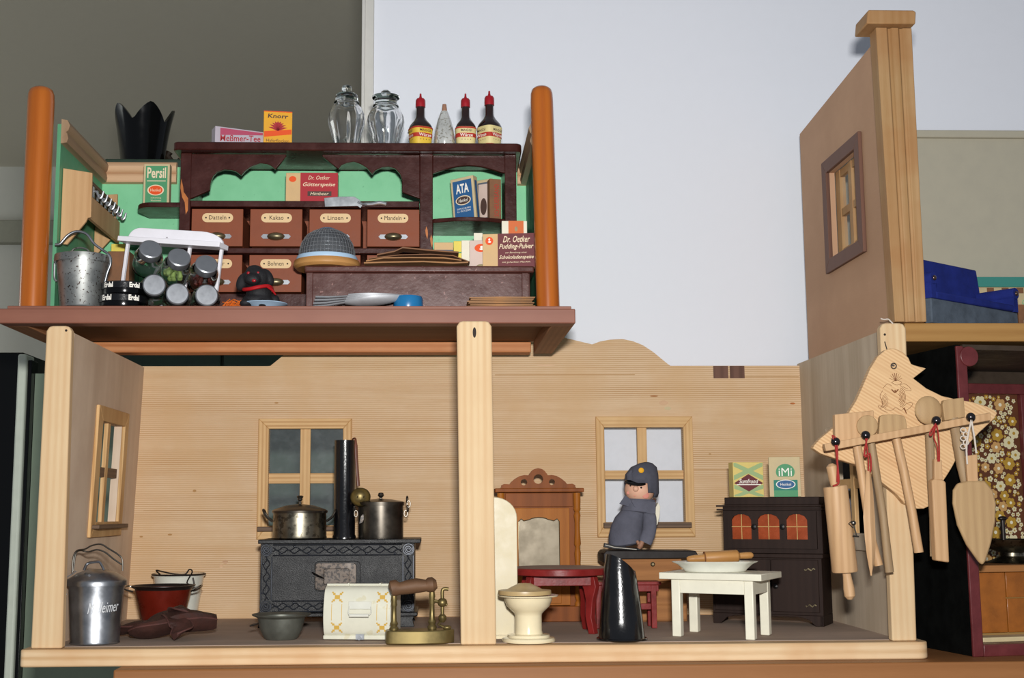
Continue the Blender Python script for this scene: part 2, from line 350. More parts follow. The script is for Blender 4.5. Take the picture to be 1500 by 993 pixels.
# ================================================================ the room round the doll's houses
FZ = -1.22; WY = 1.80
wx0 = P(534, 300, WY).x
m = M(); m.box(wx0, 2.6, WY, WY+.12, FZ, 1.5); struct(m, 'wall_back', 'wall_white')
m = M(); m.box(P(528, 300, WY-.012).x, P(546, 300, WY-.012).x, WY-.012, WY-.001, FZ, 1.5); m.box(P(528, 300, WY-.018).x, P(533, 300, WY-.018).x, WY-.018, WY-.012, FZ, 1.5)
struct(m, 'trim_1', 'trim_white', bev=.001)
m = M(); m.box(-4.2, 2.6, -2.2, 5, FZ-.05, FZ); struct(m, 'floor', 'floor_room')
m = M(); m.box(-4.2, 2.6, 1.9, 5, 1.46, 1.5); struct(m, 'ceiling', 'far_ceiling')
fwy = 4.75
m = M(); m.box(-4.2, 2.6, fwy, fwy+.1, FZ, 1.5); struct(m, 'wall_far', 'far_wall')
m = M(); z0 = P(20, 355, fwy-.05).z; z1 = P(20, 322, fwy-.05).z; m.box(-4.2, .4, fwy-.05, fwy, z0, z1); struct(m, 'trim_2', 'far_band', bev=.004)
# dark cupboard with a glass door frame on the left, behind the doll's house
t = thing('glass_cabinet', 'tall black cabinet with pale green glass door frame left of the lower dolls house', 'cabinet', (-.95, 2.35, FZ))
o = t.location
tp = P(30, 516, 2.35).z
m = M(o); m.box(-1.9, P(23, 800, 2.35).x, 2.35, 2.8, FZ, tp); m.build('carcass', 'far_black', t, bev=.003)
ex = lambda px: P(px, 800, 2.34).x
m = M(o); m.box(ex(24), ex(37), 2.3, 2.349, FZ, P(40, 522, 2.34).z); m.build('door_frame', 'pale_frame', t, bev=.004)
m = M(o); m.box(ex(37.3), ex(43), 2.31, 2.349, FZ, P(40, 530, 2.34).z); m.build('door_edge', 'far_black', t, bev=.001)
m = M(o); m.box(ex(43.5), ex(200), 2.33, 2.349, FZ, P(40, 548, 2.34).z); m.build('side_panel', 'glass_frame', t)
m = M(o); m.box(ex(16.5), ex(18), 2.335, 2.349, FZ, tp-.02); m.build('chrome_strip', 'steel', t)
m = M(o); m.box(ex(20), ex(21), 2.335, 2.349, FZ, tp-.02); m.build('chrome_strip', 'steel', t)
# tall dark cupboard hidden behind the green toy shop, carries the tulip vase
z1 = P(210, 242, 2.55).z
t = thing('tall_cupboard', 'tall dark green cupboard standing behind the toy shop', 'cupboard', (P(300, 300, 2.5).x, 2.6, FZ)); o = t.location
m = M(o); m.box(P(150, 300, 2.5).x, P(520, 300, 2.5).x, 2.5, 2.95, FZ, z1); m.build('carcass', 'green_dark', t, bev=.004)
m = M(o); m.box(P(160, 300, 2.5).x, P(330, 300, 2.5).x, 2.488, 2.499, FZ+.1, z1-.03); m.build('door', 'green_dark', t, bev=.003)
m = M(o); m.box(P(334, 300, 2.5).x, P(510, 300, 2.5).x, 2.488, 2.499, FZ+.1, z1-.03); m.build('door', 'green_dark', t, bev=.003)
# vase
vy = 2.62; c = P(209, 238, vy); s = vy/FPX; H = (P(209, 160, vy).z-z1)
m = M(); n = 60; rings = []; ri = []
for j in range(15):
    f = j/14; rg = []; r2 = []
    for i in range(n):
        a = 2*PI*i/n; pet = 1-abs(2*(((a+PI/2)*5/(2*PI)+.14) % 1)-1)**1.35; hh = H*(.72+.28*pet)
        z = hh*f; rr = s*(31+9*f**1.3+(5*f**3)*pet); rg.append((rr*math.cos(a), rr*math.sin(a), z)); r2.append(((rr-.006)*math.cos(a), (rr-.006)*math.sin(a), max(z, .01)))
    rings.append(rg); ri.append(r2)
m.loft(rings+ri[::-1])
solo(m, 'vase', 'black_gloss', 'black glossy tulip-shaped vase with pointed petals behind the toy shop', 'vase', (c.x, vy, z1))
m = M(); m.lathe([(.0, 0), (.045, 0), (.05, .02), (.03, .045), (.02, .05), (0, .05)], 20); m.tube([(-.04, 0, .03), (-.055, 0, .05), (-.05, 0, .06)], .008)
c = P(282, 238, 2.66); solo(m, 'ornament', 'brown_back', 'small dark ornament peeping over the left end of the shop shelf', 'ornament', (c.x, 2.66, z1))
# the oak table the dolls' houses stand on
TZ = -.0185
tx0 = P(165, 985, 1.36).x
t = thing('oak_table', 'light oak table top under the dolls houses', 'table', (.5, 1.57, FZ)); o = t.location
m = M(o); m.box(tx0, 1.6, 1.362, 1.79, TZ-.04, TZ); m.build('tabletop', 'table_oak', t, bev=.002)
for x, y in ((tx0+.06, 1.42), (1.54, 1.42), (tx0+.06, 1.75), (1.54, 1.75)):
    m = M(o); m.box(x-.03, x+.03, y-.03, y+.03, FZ, TZ-.04); m.build('leg', 'table_oak', t)
# ================================================================ lower doll's house
XLt, XLb, XR, BY = -.404, -.417, .5195, 1.755
FY = 1.388
t = HOUSE = thing('dolls_house', 'pale pine dolls house kitchen box with two open fronted rooms', 'dolls house', (.05, 1.57, TZ)); o = t.location
xa = P(28, 960, FY).x; xb = P(1364, 950, FY).x
m = M(o)
m.prism(arc(xb-.014, FY+.014, .014, -90, 0, 6)+[(xb, BY+.02), (xa, BY+.02)]+arc(xa+.006, FY+.006, .006, 180, 270, 3), TZ+.0002, 0, 'z'); m.build('floor_board', 'pine_edge', t, bev=.0015)
m = M(o); m.box(XLb-.002, .53, 1.412, BY, .00005, .0006); m.build('floor_surface', 'pine_floor', t)
# back board: scalloped crest, two windows
def wr(x0, x1, y0, y1, Y=BY): a = P(x0, y1, Y); b = P(x1, y0, Y); return a.x, b.x, a.z, b.z
W1 = wr(392, 503, 628, 770); W2 = wr(887, 1000, 626, 765)
zt = .3465; cx = P(690, 500, BY).x
def crest(x):
    px = 690+abs(x-cx)*FPX/BY
    if px >= 985: return zt
    if px > 870:
        k = [(870, 503), (880, 499), (895, 496), (915, 495), (930, 498), (945, 504), (960, 514), (973, 525), (985, 535)]
        for (a, b), (c, d) in zip(k[:-1], k[1:]):
            if a <= px <= c: return zt+(535-(b+(d-b)*(px-a)/(c-a)))*BY/FPX
    return zt+(535-(503-min(1, (870-px)/60)*20-8*(1-min(1, (870-px)/60))))*BY/FPX+(-8*BY/FPX if px > 869.5 else 0)
def crest2(x):
    px = 690+abs(x-cx)*FPX/BY
    if px >= 870: return crest(x)
    u = min(1, (870-px)/70); return zt+(32+u*17)*BY/FPX
m = M(o); holed(m, XLb-.003, XR+.008, .0, crest2, [W1, W2], BY, BY+.011, n=260)
m.build('back_board', 'pine_wall', t)
m = M(o)
for k in range(2): x = P(1045+k*24, 545, BY).x; m.box(x, x+.021, BY-.0006, BY+.0002, zt-.018, zt-.0003)
m.build('patch', 'walnut', t)
for kx, ky, ka, kb, kc in ((285, 719, 2.6, 1.8, 'knot_brown'), (207, 786, 2.5, 1.2, 'knot_brown'), (249, 783, 3.2, 1.4, 'knot_brown'), (330, 823, 4, 3, 'mould'), (324, 829, 3, 2, 'mould'), (972, 590, 7, 3.5, 'mould'), (978, 598, 5, 2.5, 'card'), (958, 580, 6, 1.2, 'chest_wood'), (1161, 591, 4, 1.5, 'chip'), (405, 590, 3, 1.2, 'knot_brown'), (1040, 665, 2, 1, 'knot_brown'), (800, 535, 14, 1.2, 'mould')):
    c = P(kx, ky, BY); m = M(o); m.oval(c.x, c.z, ka*BY/FPX, kb*BY/FPX, BY-.0003, 14); m.build('knot', kc, t)
for kx0, kx1, ky in ((1014, 1068, 688), (725, 872, 752), (210, 370, 748), (1060, 1170, 552), (725, 930, 549)):
    a, b = P(kx0, ky, BY), P(kx1, ky, BY); m = M(o); m.rect(a.x, b.x, a.z-.0004, a.z+.0004, BY-.0002); m.build('grain_crack', 'knot_brown', t)
# side boards
def lean(z): return XLb+(XLt-XLb)*z/.345
sh = Matrix(((1, 0, (XLt-XLb)/.345, XLb), (0, 1, 0, 0), (0, 0, 1, 0), (0, 0, 0, 1)))
xm = lean(.17); LW = (SX(133, 690, xm).y, SX(178, 690, xm).y)
lz0 = SX(131, 780, xm).z; lz1 = SX(135, 597, xm).z
iw = (LW[0]+.021, LW[1]-.018, lz0+.012, lz1-.014)
m = M(o).push(sh); holed(m, 1.412, BY+.011, .0, .345, [iw], -.010, 0, 'x'); m.build('side_board', 'pine_grey', t)
m = M(o); RW = (1.50, 1.615, .115, .232); holed(m, 1.412, BY+.011, .0, .350, [RW], XR, XR+.010, 'x'); m.build('side_board', 'pine_pale', t)
# posts
for k, (x0, x1, a0, a1, yt, ylo) in enumerate(((68, 105, 45, 91, 477, 947), (669, 720, 675, 727, 470, 944), (1289, 1327, 1307, 1343, 473, 935))):
    Yp = 1.397; a = P(x0, yt, Yp); b = P(x1, yt, Yp); c = P(a0, ylo, Yp).x; d = P(a1, ylo, Yp).x
    top = [(a.x, a.z-.006), (a.x+.003, a.z-.001), (a.x+.007, a.z), (b.x-.007, a.z), (b.x-.003, a.z-.001), (b.x, a.z-.006)]
    m = M(o); m.prism([(c, .0003)]+top+[(d, .0003)], Yp, Yp+.0125); pz = m.build('post', 'pine_post', t, bev=.0018, seg=3)
    m = M(o); kx, ky = ((97, 484), (695, 487), (1296, 490))[k]; q = P(kx, ky, Yp); m.oval(q.x, q.z, .0014 if k != 1 else .002, .0014 if k != 1 else .006, Yp-.0002); m.build('nail_hole' if k != 1 else 'knot', 'ink', pz)
# windows (frame > muntin, sill, pane)
def window(W, out, mull, cross, sill, name='window_frame', xd=None):
    x0, x1, z0, z1 = W; a = P(out[0], out[3], BY); b = P(out[1], out[2], BY); ox0, ox1, oz0, oz1 = a.x, b.x, a.z, b.z
    y = BY-.005; fr = None
    for k, pts in enumerate((((ox0, oz1), (ox1, oz1), (x1, z1), (x0, z1)), ((ox0, oz0), (x0, z0), (x1, z0), (ox1, oz0)),
                ((ox0, oz0), (ox0, oz1), (x0, z1), (x0, z0)), ((ox1, oz0), (x1, z0), (x1, z1), (ox1, oz1)))):
        m = M(o); m.prism(pts, y, BY-.0001)
        if k == 0: fr = m.build('window_frame', 'pine_frame_x', t, bev=.0008)
        else: m.build('frame_rail', 'pine_frame_x' if k == 1 else 'pine_frame', fr, bev=.0008)
    mx0, mx1 = P(mull[0], 700, BY).x, P(mull[1], 700, BY).x; mz0, mz1 = P(900, cross[1], BY).z, P(900, cross[0], BY).z
    if W is W1: mz0, mz1 = P(450, cross[1], BY).z, P(450, cross[0], BY).z
    m = M(o); m.box(mx0, mx1, BY+.002, BY+.008, z0, z1); m.build('mullion', 'pine_frame', fr, bev=.0005)
    for u0, u1 in ((x0, mx0), (mx1, x1)):
        m = M(o); m.box(u0, u1, BY+.0025, BY+.0075, mz0, mz1); m.build('crossbar', 'pine_frame_x', fr, bev=.0005)
        for v0, v1 in ((z0, mz0), (mz1, z1)):
            m = M(o); m.rect(u0, u1, v0, v1, BY+.0085); m.build('pane', 'pane', fr)
    sx0, sx1 = P(sill[0], sill[2], BY).x, P(sill[1], sill[2], BY).x; sz0, sz1 = P(950 if W is W2 else 440, sill[3], BY).z, P(950 if W is W2 else 440, sill[2], BY).z
    m = M(o); m.box(sx0, sx1, BY-.012, BY-.004, sz0, sz1); m.build('sill', 'sill_dark', fr, bev=.0008)
window(W1, (376, 516, 613, 790), (439, 454), (693, 708), (378, 512, 771, 778))
window(W2, (875, 1013, 610, 787), (935, 949), (689, 702), (883, 1011, 765, 773))
# left side window
m = M(o).push(sh)
y0, y1, z0, z1 = LW[0], LW[1], lz0, lz1+.004; a0, a1, b0, b1 = iw
m.prism([(y0, z1), (y1, z1), (a1, b1), (a0, b1)], 0, .0045, 'x'); fr = m.build('window_frame', 'pine_frame', t, bev=.0007)
for pts in (((y0, z0-.006), (a0, b0), (a1, b0), (y1, z0-.006)), ((y0, z0-.006), (y0, z1), (a0, b1), (a0, b0)), ((y1, z0-.006), (a1, b0), (a1, b1), (y1, z1))):
    m = M(o).push(sh); m.prism(pts, 0, .0045, 'x'); m.build('frame_rail', 'pine_frame', fr, bev=.0007)
mc = (a0+a1)/2; zc_ = (b0+b1)/2
m = M(o).push(sh); m.box(-.007, -.002, mc-.006, mc+.006, b0, b1); m.build('mullion', 'pine_frame', fr)
m = M(o).push(sh); m.box(-.0065, -.0025, a0, a1, zc_-.006, zc_+.006); m.build('crossbar', 'sill_dark', fr)
m = M(o).push(sh); m.box(0.0, .013, y0+.004, y1-.001, b0-.008, b0-.003); m.build('sill', 'sill_dark', fr, bev=.0008)
# right side window
fr = None
for k, pts in enumerate((((1.48, .250), (1.635, .250), (1.615, .232), (1.50, .232)), ((1.48, .095), (1.50, .115), (1.615, .115), (1.635, .095)), ((1.48, .095), (1.48, .250), (1.50, .232), (1.50, .115)), ((1.635, .095), (1.615, .115), (1.615, .232), (1.635, .250)))):
    m = M(o); m.prism(pts, XR-.005, XR, 'x'); r = m.build('window_frame' if k == 0 else 'frame_rail', 'pine_pale', fr or t, bev=.0007); fr = fr or r
m = M(o); m.box(XR+.002, XR+.007, 1.552, 1.564, .115, .232); m.build('mullion', 'pine_frame', fr)
m = M(o); m.box(XR+.003, XR+.006, 1.50, 1.615, .17, .182); m.build('crossbar', 'pine_frame', fr)
# string from the nail on the right post
# ================================================================ green toy shop box above
PY = 1.4115; pb = .3562
def pz(px, py, Y): return P(px, py, Y).z
PT = pz(420, 452, PY); PTT = PT+.004
t = SHOP = thing('toy_shop_box', 'green open toy shop box with reddish base and orange pillars', 'dolls house', (-.16, 1.55, pb)); o = t.location
X0 = P(-3, 465, PY).x; X1 = P(843, 465, PY).x; Y1 = 1.712
m = M(o); m.box(X0, X1, PY, PY+.026, pb, PT); m.build('front_rail', 'plate_red', t, bev=.0012)
m = M(o); m.box(X0, X0+.026, PY+.026, Y1-.02, pb, PT); m.build('side_rail', 'plate_side', t, bev=.0012)
m = M(o); m.box(X1-.026, X1, PY+.026, Y1-.02, pb, PT); m.build('side_rail', 'plate_side', t, bev=.0012)
m = M(o); m.box(X0+.03, X1-.03, Y1-.03, Y1, pb+.0005, PT-.002); m.build('back_rail', 'rail_orange', t, bev=.0012)
m = M(o); m.box(X0+.008, X1-.004, PY+.005, Y1-.012, PT, PTT); m.build('shop_floor', 'plate_red', t, bev=.0008)
m = M(o); m.box(X0+.02, X1-.02, PY+.02, Y1-.03, PT-.001, PT-.0002); m.build('underside_panel', 'plate_under', t)
for px, r, yt in ((61, .0153, 128), (793, .0135, 127)):
    a = P(px, yt, 1.437); b = P({61: 48, 793: 803}[px], 450, 1.437); d = b.x-a.x
    rings = []; Hh = a.z-PTT
    for f_, rr in ((0, 1), (.3, 1), (.6, 1), (.93, 1), (.965, .97), (.985, .86), (.996, .6), (1, .2)):
        k = f_; rings.append([(b.x-(d*k)+r*rr*math.cos(2*PI*i/32), 1.437+r*rr*math.sin(2*PI*i/32), PTT+Hh*k) for i in range(32)])
    m = M(o); m.loft(rings); m.build('pillar', 'dowel', t)
GY = 1.64; GXL = P(151, 240, GY).x; GXR = P(770, 240, GY).x; GZ = pz(200, 237, GY-.004)
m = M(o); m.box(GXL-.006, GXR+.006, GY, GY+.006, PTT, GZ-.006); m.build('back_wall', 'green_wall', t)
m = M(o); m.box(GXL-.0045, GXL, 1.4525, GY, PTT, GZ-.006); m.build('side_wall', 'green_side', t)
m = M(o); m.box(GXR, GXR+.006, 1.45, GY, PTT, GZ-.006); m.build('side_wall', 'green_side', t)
mh = .0295; hp = [(0, 0), (.007, .001), (.0085, .006), (.007, .0125), (.0055, .0135), (.0085, .016), (.010, .022), (.007, .028), (0, mh)]
for u0, u1 in ((GXL, P(258, 240, 1.63).x), (P(758, 240, 1.63).x, GXR)):
    m = M(o); m.prism([(GY-a, GZ-mh+b) for a, b in hp], u0, u1, 'x'); m.build('moulding', 'mould', t)
m = M(o); m.prism([(GXL+a, GZ-mh+b) for a, b in hp], 1.452, GY-.004, 'y'); m.build('moulding', 'mould_y', t)
m = M(o); m.prism([(GXR-a, GZ-mh+b) for a, b in hp], 1.452, GY-.004, 'y'); m.build('moulding', 'mould_y', t)
# ================================================================ upper right doll's house storey
UZ = P(1400, 473, 1.41).z; Ub = P(1400, 500, 1.41).z
UX = .5295
t = UP = thing('upper_dolls_house', 'open dolls house storey with brown side panel on oak board at right', 'dolls house', (.75, 1.57, Ub)); o = t.location
m = M(o); m.box(UX+.012, 1.25, 1.41, 1.76, Ub, UZ); m.build('floor_board', 'shelf_oak', t, bev=.0012)
pz0 = .3515; zf = P(1283, 52, 1.41).z; ph = 1.742
# sloping side panel with a window opening
wq = [SX(x, y, UX) for x, y in ((1208, 240), (1262, 192), (1269, 362), (1220, 405))]
wy0 = wq[1].y; wy1 = wq[0].y; wz0 = (wq[2].z+wq[3].z)/2; wz1 = (wq[0].z+wq[1].z)/2
ztb = SX(1168, 200, UX).z
def slope(y): return zf+(ztb-zf)*(y-1.424)/(ph-1.424)
fw = .022; iy0, iy1, iz0, iz1 = wy0+fw*.8, wy1-fw*.8, wz0+fw*.8, wz1-fw*.8
m = M(o); holed(m, 1.424, ph, pz0, slope, [(iy0, iy1, iz0, iz1)], UX, UX+.007, 'x'); m.build('side_panel', 'mdf', t)
fr = None
for k, pts in enumerate((((wy0, wz1), (wy1, wz1), (iy1, iz1), (iy0, iz1)), ((wy0, wz0), (iy0, iz0), (iy1, iz0), (wy1, wz0)), ((wy0, wz0), (wy0, wz1), (iy0, iz1), (iy0, iz0)), ((wy1, wz0), (iy1, iz0), (iy1, iz1), (wy1, wz1)))):
    m = M(o); m.prism(pts, UX-.005, UX-.0001, 'x'); r = m.build('window_frame' if k == 0 else 'frame_rail', 'walnut', fr or t, bev=.0006); fr = fr or r
ymid = (iy0+iy1)/2; zmid = (iz0+iz1)/2
for a in ((iy0, iy0+.012, iz0, iz1), (ymid-.006, ymid+.006, iz0, iz1), (iy1-.016, iy1, iz0, iz1)):
    m = M(o); m.box(UX+.008, UX+.016, *a); m.build('sash_bar', 'column', fr)
for a in ((iy0, iy1, iz0, iz0+.01), (iy0, iy1, zmid-.005, zmid+.005), (iy0, iy1, iz1-.01, iz1)):
    m = M(o); m.box(UX+.009, UX+.015, *a); m.build('sash_bar', 'column', fr)
m = M(o); m.add([(UX+.012, iy0, iz0), (UX+.012, iy1, iz0), (UX+.012, iy1, iz1), (UX+.012, iy0, iz1)], [(0, 1, 2, 3)]); m.build('pane', 'pane', fr)
# fluted column
a = P(1283, 40, 1.402); b = P(1336, 40, 1.402); c = P(1311, 470, 1.402); d = P(1358, 470, 1.402)
prof = [(0, .022), (0, 0), (.30, 0), (.34, .0025), (.40, .0025), (.44, 0), (.62, 0), (.66, .003), (.72, .003), (.76, .001), (1, .001), (1, .022)]
bt = UZ+.0003
m = M(o); m.loft([[(c.x+(d.x-c.x)*u, 1.402+v, bt) for u, v in prof], [(a.x+(b.x-a.x)*u, 1.402+v, a.z) for u, v in prof]], smooth=False); cl = m.build('column', 'column', t, bev=.0008)
q0 = P(1268, 15, 1.394); q1 = P(1343, 40, 1.394)
m = M(o); m.prism([(q0.x, q0.z-.017), (q0.x+.002, q0.z-.001), (q0.x+.004, q0.z), (q1.x-.004, q0.z), (q1.x-.0005, q0.z-.002), (q1.x-.002, q0.z-.017)], 1.392, 1.436); m.build('cap', 'column', cl, bev=.0015)
# cream back panel, teal bench rail
zb1 = P(1420, 192, 1.745).z; zb2 = P(1420, 203, 1.745).z
m = M(o); m.box(UX+.008, 1.25, 1.745, 1.752, UZ, zb2); m.build('back_panel', 'cream_panel', t)
m = M(o); m.box(UX+.008, 1.25, 1.739, 1.752, zb2, zb1); m.build('top_moulding', 'cream_panel', t, bev=.002)
# ================================================================ lower right dark box
DX, DY = .5985, 1.4035; RD = math.radians(10)
t = DARK = thing('dark_dolls_room', 'black sided toy kitchen box with maroon frame and floral wallpaper', 'dolls house', (DX, DY, TZ), RD)
def dl(px, py, ly):      # photograph point -> local coordinates on the local plane y = ly
    rd = ray(px, py); c0 = Vector((0, 0, ZC)); Rm = Matrix.Rotation(-RD, 3, 'Z'); d_ = Rm @ rd; p_ = Rm @ (c0-Vector((DX, DY, TZ))); k = (ly-p_.y)/d_.y; return p_+d_*k
DH = Ub-.004-TZ; DW = .42
m = M(); m.box(0, .007, .004, .26, 0, DH); m.build('side_panel', 'black_side', t, bev=.001)
m = M(); m.box(-.001, .012, 0, .004, 0, DH-.002); m.build('frame_post', 'maroon', t, bev=.0012)
m = M(); m.lathe([(0, 0), (.0115, 0), (.0115, .006), (0, .006)], 20, ax='y'); oo = m.build('hinge_disc', 'maroon', t, bev=.0008); oo.location = (.014, -.002, DH-.014)
m = M(); m.box(.012, DW, 0, .26, 0, .013); m.build('frame_rail', 'maroon', t, bev=.001)
m = M(); m.box(.007, DW, .21, .216, .013, DH); bw = m.build('back_wall', 'brown_back', t)
za = dl(1440, 562, .2).z; zb = dl(1440, 577, .2).z
m = M(); m.box(.007, DW, .196, .2095, zb, za); m.build('frame_rail', 'maroon', t, bev=.001)
m = M(); m.box(.007, DW, .0, .26, DH-.006, DH-.0002); m.build('top_board', 'brown_back', t)
m = M(); m.box(.007, DW, .2045, .2095, .02, zb); wp = m.build('wallpaper_panel', 'wallpaper', t)
fl = {k: M() for k in ('cream', 'gold', 'tan', 'eye')}
fcol = {'cream': 'D8CFA8', 'gold': 'B08A34', 'tan': 'C2975E', 'eye': 'E6DFC6'}
for k, c in fcol.items(): mk('flower_'+k, flatm, c, .8)
wr1 = dl(1493, 700, .2045).x; m = M(); m.box(wr1+.004, wr1+.02, .196, .2044, .013, zb); m.build('frame_post', 'maroon', t, bev=.001)
rr = random.Random(3); pl = []
for k in range(9000):
    big = k < 400; r = rr.uniform(.0065, .0095) if big else rr.uniform(.0022, .0042); x, z = rr.uniform(.01, wr1), rr.uniform(.08, zb-.002)
    if x+r > wr1+.004 or any((x-a)**2+(z-b)**2 < ((r+c)*.88)**2 for a, b, c in pl) or z+r > zb: continue
    pl.append((x, z, r)); col = rr.choice(('gold', 'tan', 'cream')) if big else rr.choice(('cream', 'cream', 'gold')); n = 6 if big else 5; ph_ = rr.random()*6
    for j in range(n):
        a = ph_+2*PI*j/n; fl[col].oval(x+r*.6*math.cos(a), z+r*.6*math.sin(a), r*.40, r*.40, .2043-.00002*j-(len(pl) % 7)*.00001, 10)
    fl['eye' if col != 'cream' else 'gold'].oval(x, z, r*.28, r*.28, .2040, 8)
for k, c in fl.items(): q = c.build('flower_print', 'flower_'+k, wp); q['kind'] = 'stuff'
# tiled counter
cz = dl(1450, 838, .05).z; cx0 = .012
m = M(); m.box(cx0, .2, .055, .15, .013, cz); ct = m.build('counter', 'grout', t)
g0 = dl(1476, 880, .05).x; zr = dl(1480, 876, .05).z
for a in (cx0, g0+.0008, g0+.055):
    e = {cx0: g0-.0004, g0+.0008: g0+.054, g0+.055: .2}[a]
    m = M(); m.box(a, e, .052, .055, (zr+.0006 if a != cx0 else .02), cz-.0005); m.build('tile', 'tile', ct, bev=.0006)
    if a != cx0: m = M(); m.box(a, e, .052, .055, .02, zr-.0006); m.build('tile', 'tile', ct, bev=.0006)
m = M(); m.box(cx0, .2, .045, .15, cz, cz+.008); m.build('worktop', 'chest_wood', t, bev=.0012)
m = M(); m.box(.025, .2, .02, .045, .0132, .0185); m.build('skirting_strip', 'card', t, bev=.001)
# ================================================================ helpers for things
def carton(label, px0, px1, pyt, Y, z0, d, mats, rz=0, name='carton', lean=0, group=None, w=None, face=None, side=None):
    # a printed carton; the local front face is y=0, x from -w/2 to w/2, z from 0 to h
    a, b = P(px0, pyt, Y), P(px1, pyt, Y); cs = math.cos(rz); wd = w or (b.x-a.x)/cs; h = a.z*.5+b.z*.5-z0
    t = thing(name, label, 'carton', ((a.x+b.x)/2, Y, z0), rz, group)
    if lean: t.rotation_euler = (lean[0], lean[1], rz)
    m = M(); m.box(-wd/2, wd/2, 0, d, 0, h); m.build('box_body', mats, t, bev=.0005)
    return t, wd, h
def prn(t, name, mat, fn): m = M(); fn(m); return m.build(name, mat, t)
# ================================================================ shop cabinet with drawers
CY = 1.545; CB = 1.629
def X(px, y=330): return P(px, y, CY).x
def Zc(py): return P(500, py, CY).z
z0 = PTT+.0002
t = CAB = thing('drawer_cabinet', 'dark brown toy shop cabinet with scalloped top and labelled drawers', 'cabinet', (X(506), 1.59, z0)); o = t.location
ztop = Zc(213); zsb = Zc(226)
m = M(o); m.prism(arc(X(762)-.006, CY-.006, .008, -80, 0, 4)+[(X(764)+.002, CB), (X(253), CB)]+arc(X(253)+.008, CY-.006, .008, 180, 260, 4), zsb+.001, ztop, 'z'); m.build('top_board', 'darkbrown', t, bev=.0015)
for (a, b) in ((262, 278), (615, 634), (740, 757)):
    m = M(o); m.box(X(a), X(b), CY, CB-.001, z0, zsb+.0009); m.build('upright', 'darkbrown', t, bev=.0008)
L = [(278, 226), (278, 291), (282, 290), (307, 279)]+[(307.5, 272), (309, 265), (312, 258), (318, 252), (328, 248.5), (337, 249), (345, 251), (353, 257), (359, 250), (367, 244), (381, 239), (391, 240.5), (397, 243), (403, 248), (419, 229), (419, 226)]
m = M(o); m.prism([(X(x, y), Zc(y)) for x, y in L], CY+.001, CY+.007); m.build('apron', 'darkbrown', t, bev=.0008)
Rr = [(472, 226), (472, 229), (496, 247), (500, 241.5), (508, 238), (518, 236), (528, 239.5), (537, 245), (545, 254.5), (550, 248.5), (560, 244), (569, 243), (579, 246), (586, 254), (589, 263), (589, 281), (615, 290), (615, 226)]
m = M(o); m.prism([(X(x, y), Zc(y)) for x, y in Rr], CY+.001, CY+.007); m.build('apron', 'darkbrown', t, bev=.0008)
A = [(634, 226), (634, 253)]+[(634+106*i/12, 253-12*math.sin(PI*i/12)) for i in range(1, 12)]+[(740, 252), (740, 226)]
m = M(o); m.prism([(X(x, y), Zc(y)) for x, y in A], CY+.001, CY+.007); m.build('apron', 'darkbrown', t, bev=.0008)
m = M(o); m.box(X(278), X(614), CY+.001, CB-.001, Zc(303), Zc(294)); m.build('shelf', 'darkbrown', t, bev=.0008)
m = M(o); m.box(X(278), X(614), CY+.001, CB-.001, Zc(371), Zc(363)); m.build('shelf', 'darkbrown', t, bev=.0008)
m = M(o); m.box(X(278), X(614), CY+.001, CB-.001, z0, Zc(430)); m.build('plinth', 'darkbrown', t, bev=.0008)
m = M(o); m.box(X(278), X(614), CB-.004, CB-.002, Zc(430), Zc(300)); m.build('back_panel', 'drawer', t)
sp = [(X(634), CB-.002), (X(634), CY+.004)]+[(X(634)+(X(740)-X(634))*i/12, CY+.004-.012*math.sin(PI*i/12)) for i in range(13)]+[(X(740), CB-.002)]
m = M(o); m.prism(sp[::-1], Zc(325), Zc(319), 'z'); m.build('shelf', 'darkbrown', t, bev=.0008)
m = M(o)
l = P(198, 300, CY+.03).x
pe = arc(l+.018, CY+.045, .018, 180, 270, 6, .022)
m.prism([(X(262), CY+.02), (X(262), CB-.002), (l+.006, CB-.002)]+[(l, CY+.05)]+[(a, b-.0) for a, b in arc(l+.02, CY+.05, .02, 180, 270, 6, .03)], P(230, 303, CY+.02).z, P(230, 296, CY+.02).z, 'z'); m.build('side_shelf', 'darkbrown', t, bev=.001)
for x, z_, s1 in ((268, 285, 8), (625, 340, 8), (632, 352, 5)):
    m = M(o); q = P(x, z_, CY); s = CY/FPX
    m.flat([(q.x+dx*s, q.z+dz*s) for dx, dz in ((-3, 24), (0, 12), (1, 4), (4, 0), (8, -6), (8, -24), (5, -30), (3, -12), (-1, -4), (-4, 10))] if x == 268 else [(q.x+dx*s*.5, q.z+dz*s*.5) for dx, dz in ((-1, 18), (3, 6), (4, -8), (2, -22), (-2, -10), (-4, 4))], CY-.0003); m.build('paint_chip', 'chip', t)
cols = [(279, 356), (365, 443), (452, 529), (537, 615)]
m = M(o); m.box(X(278), X(614), CB-.004, CB-.0012, Zc(293)+.0002, zsb); m.box(X(634), X(740), CB-.004, CB-.0012, z0, zsb); m.build('back_panel', 'green_wall', t)
words = [['Datteln', 'Kakao', 'Linsen', 'Mandeln'], ['Zucker', 'Bohnen', 'Erbsen', 'Reis']]
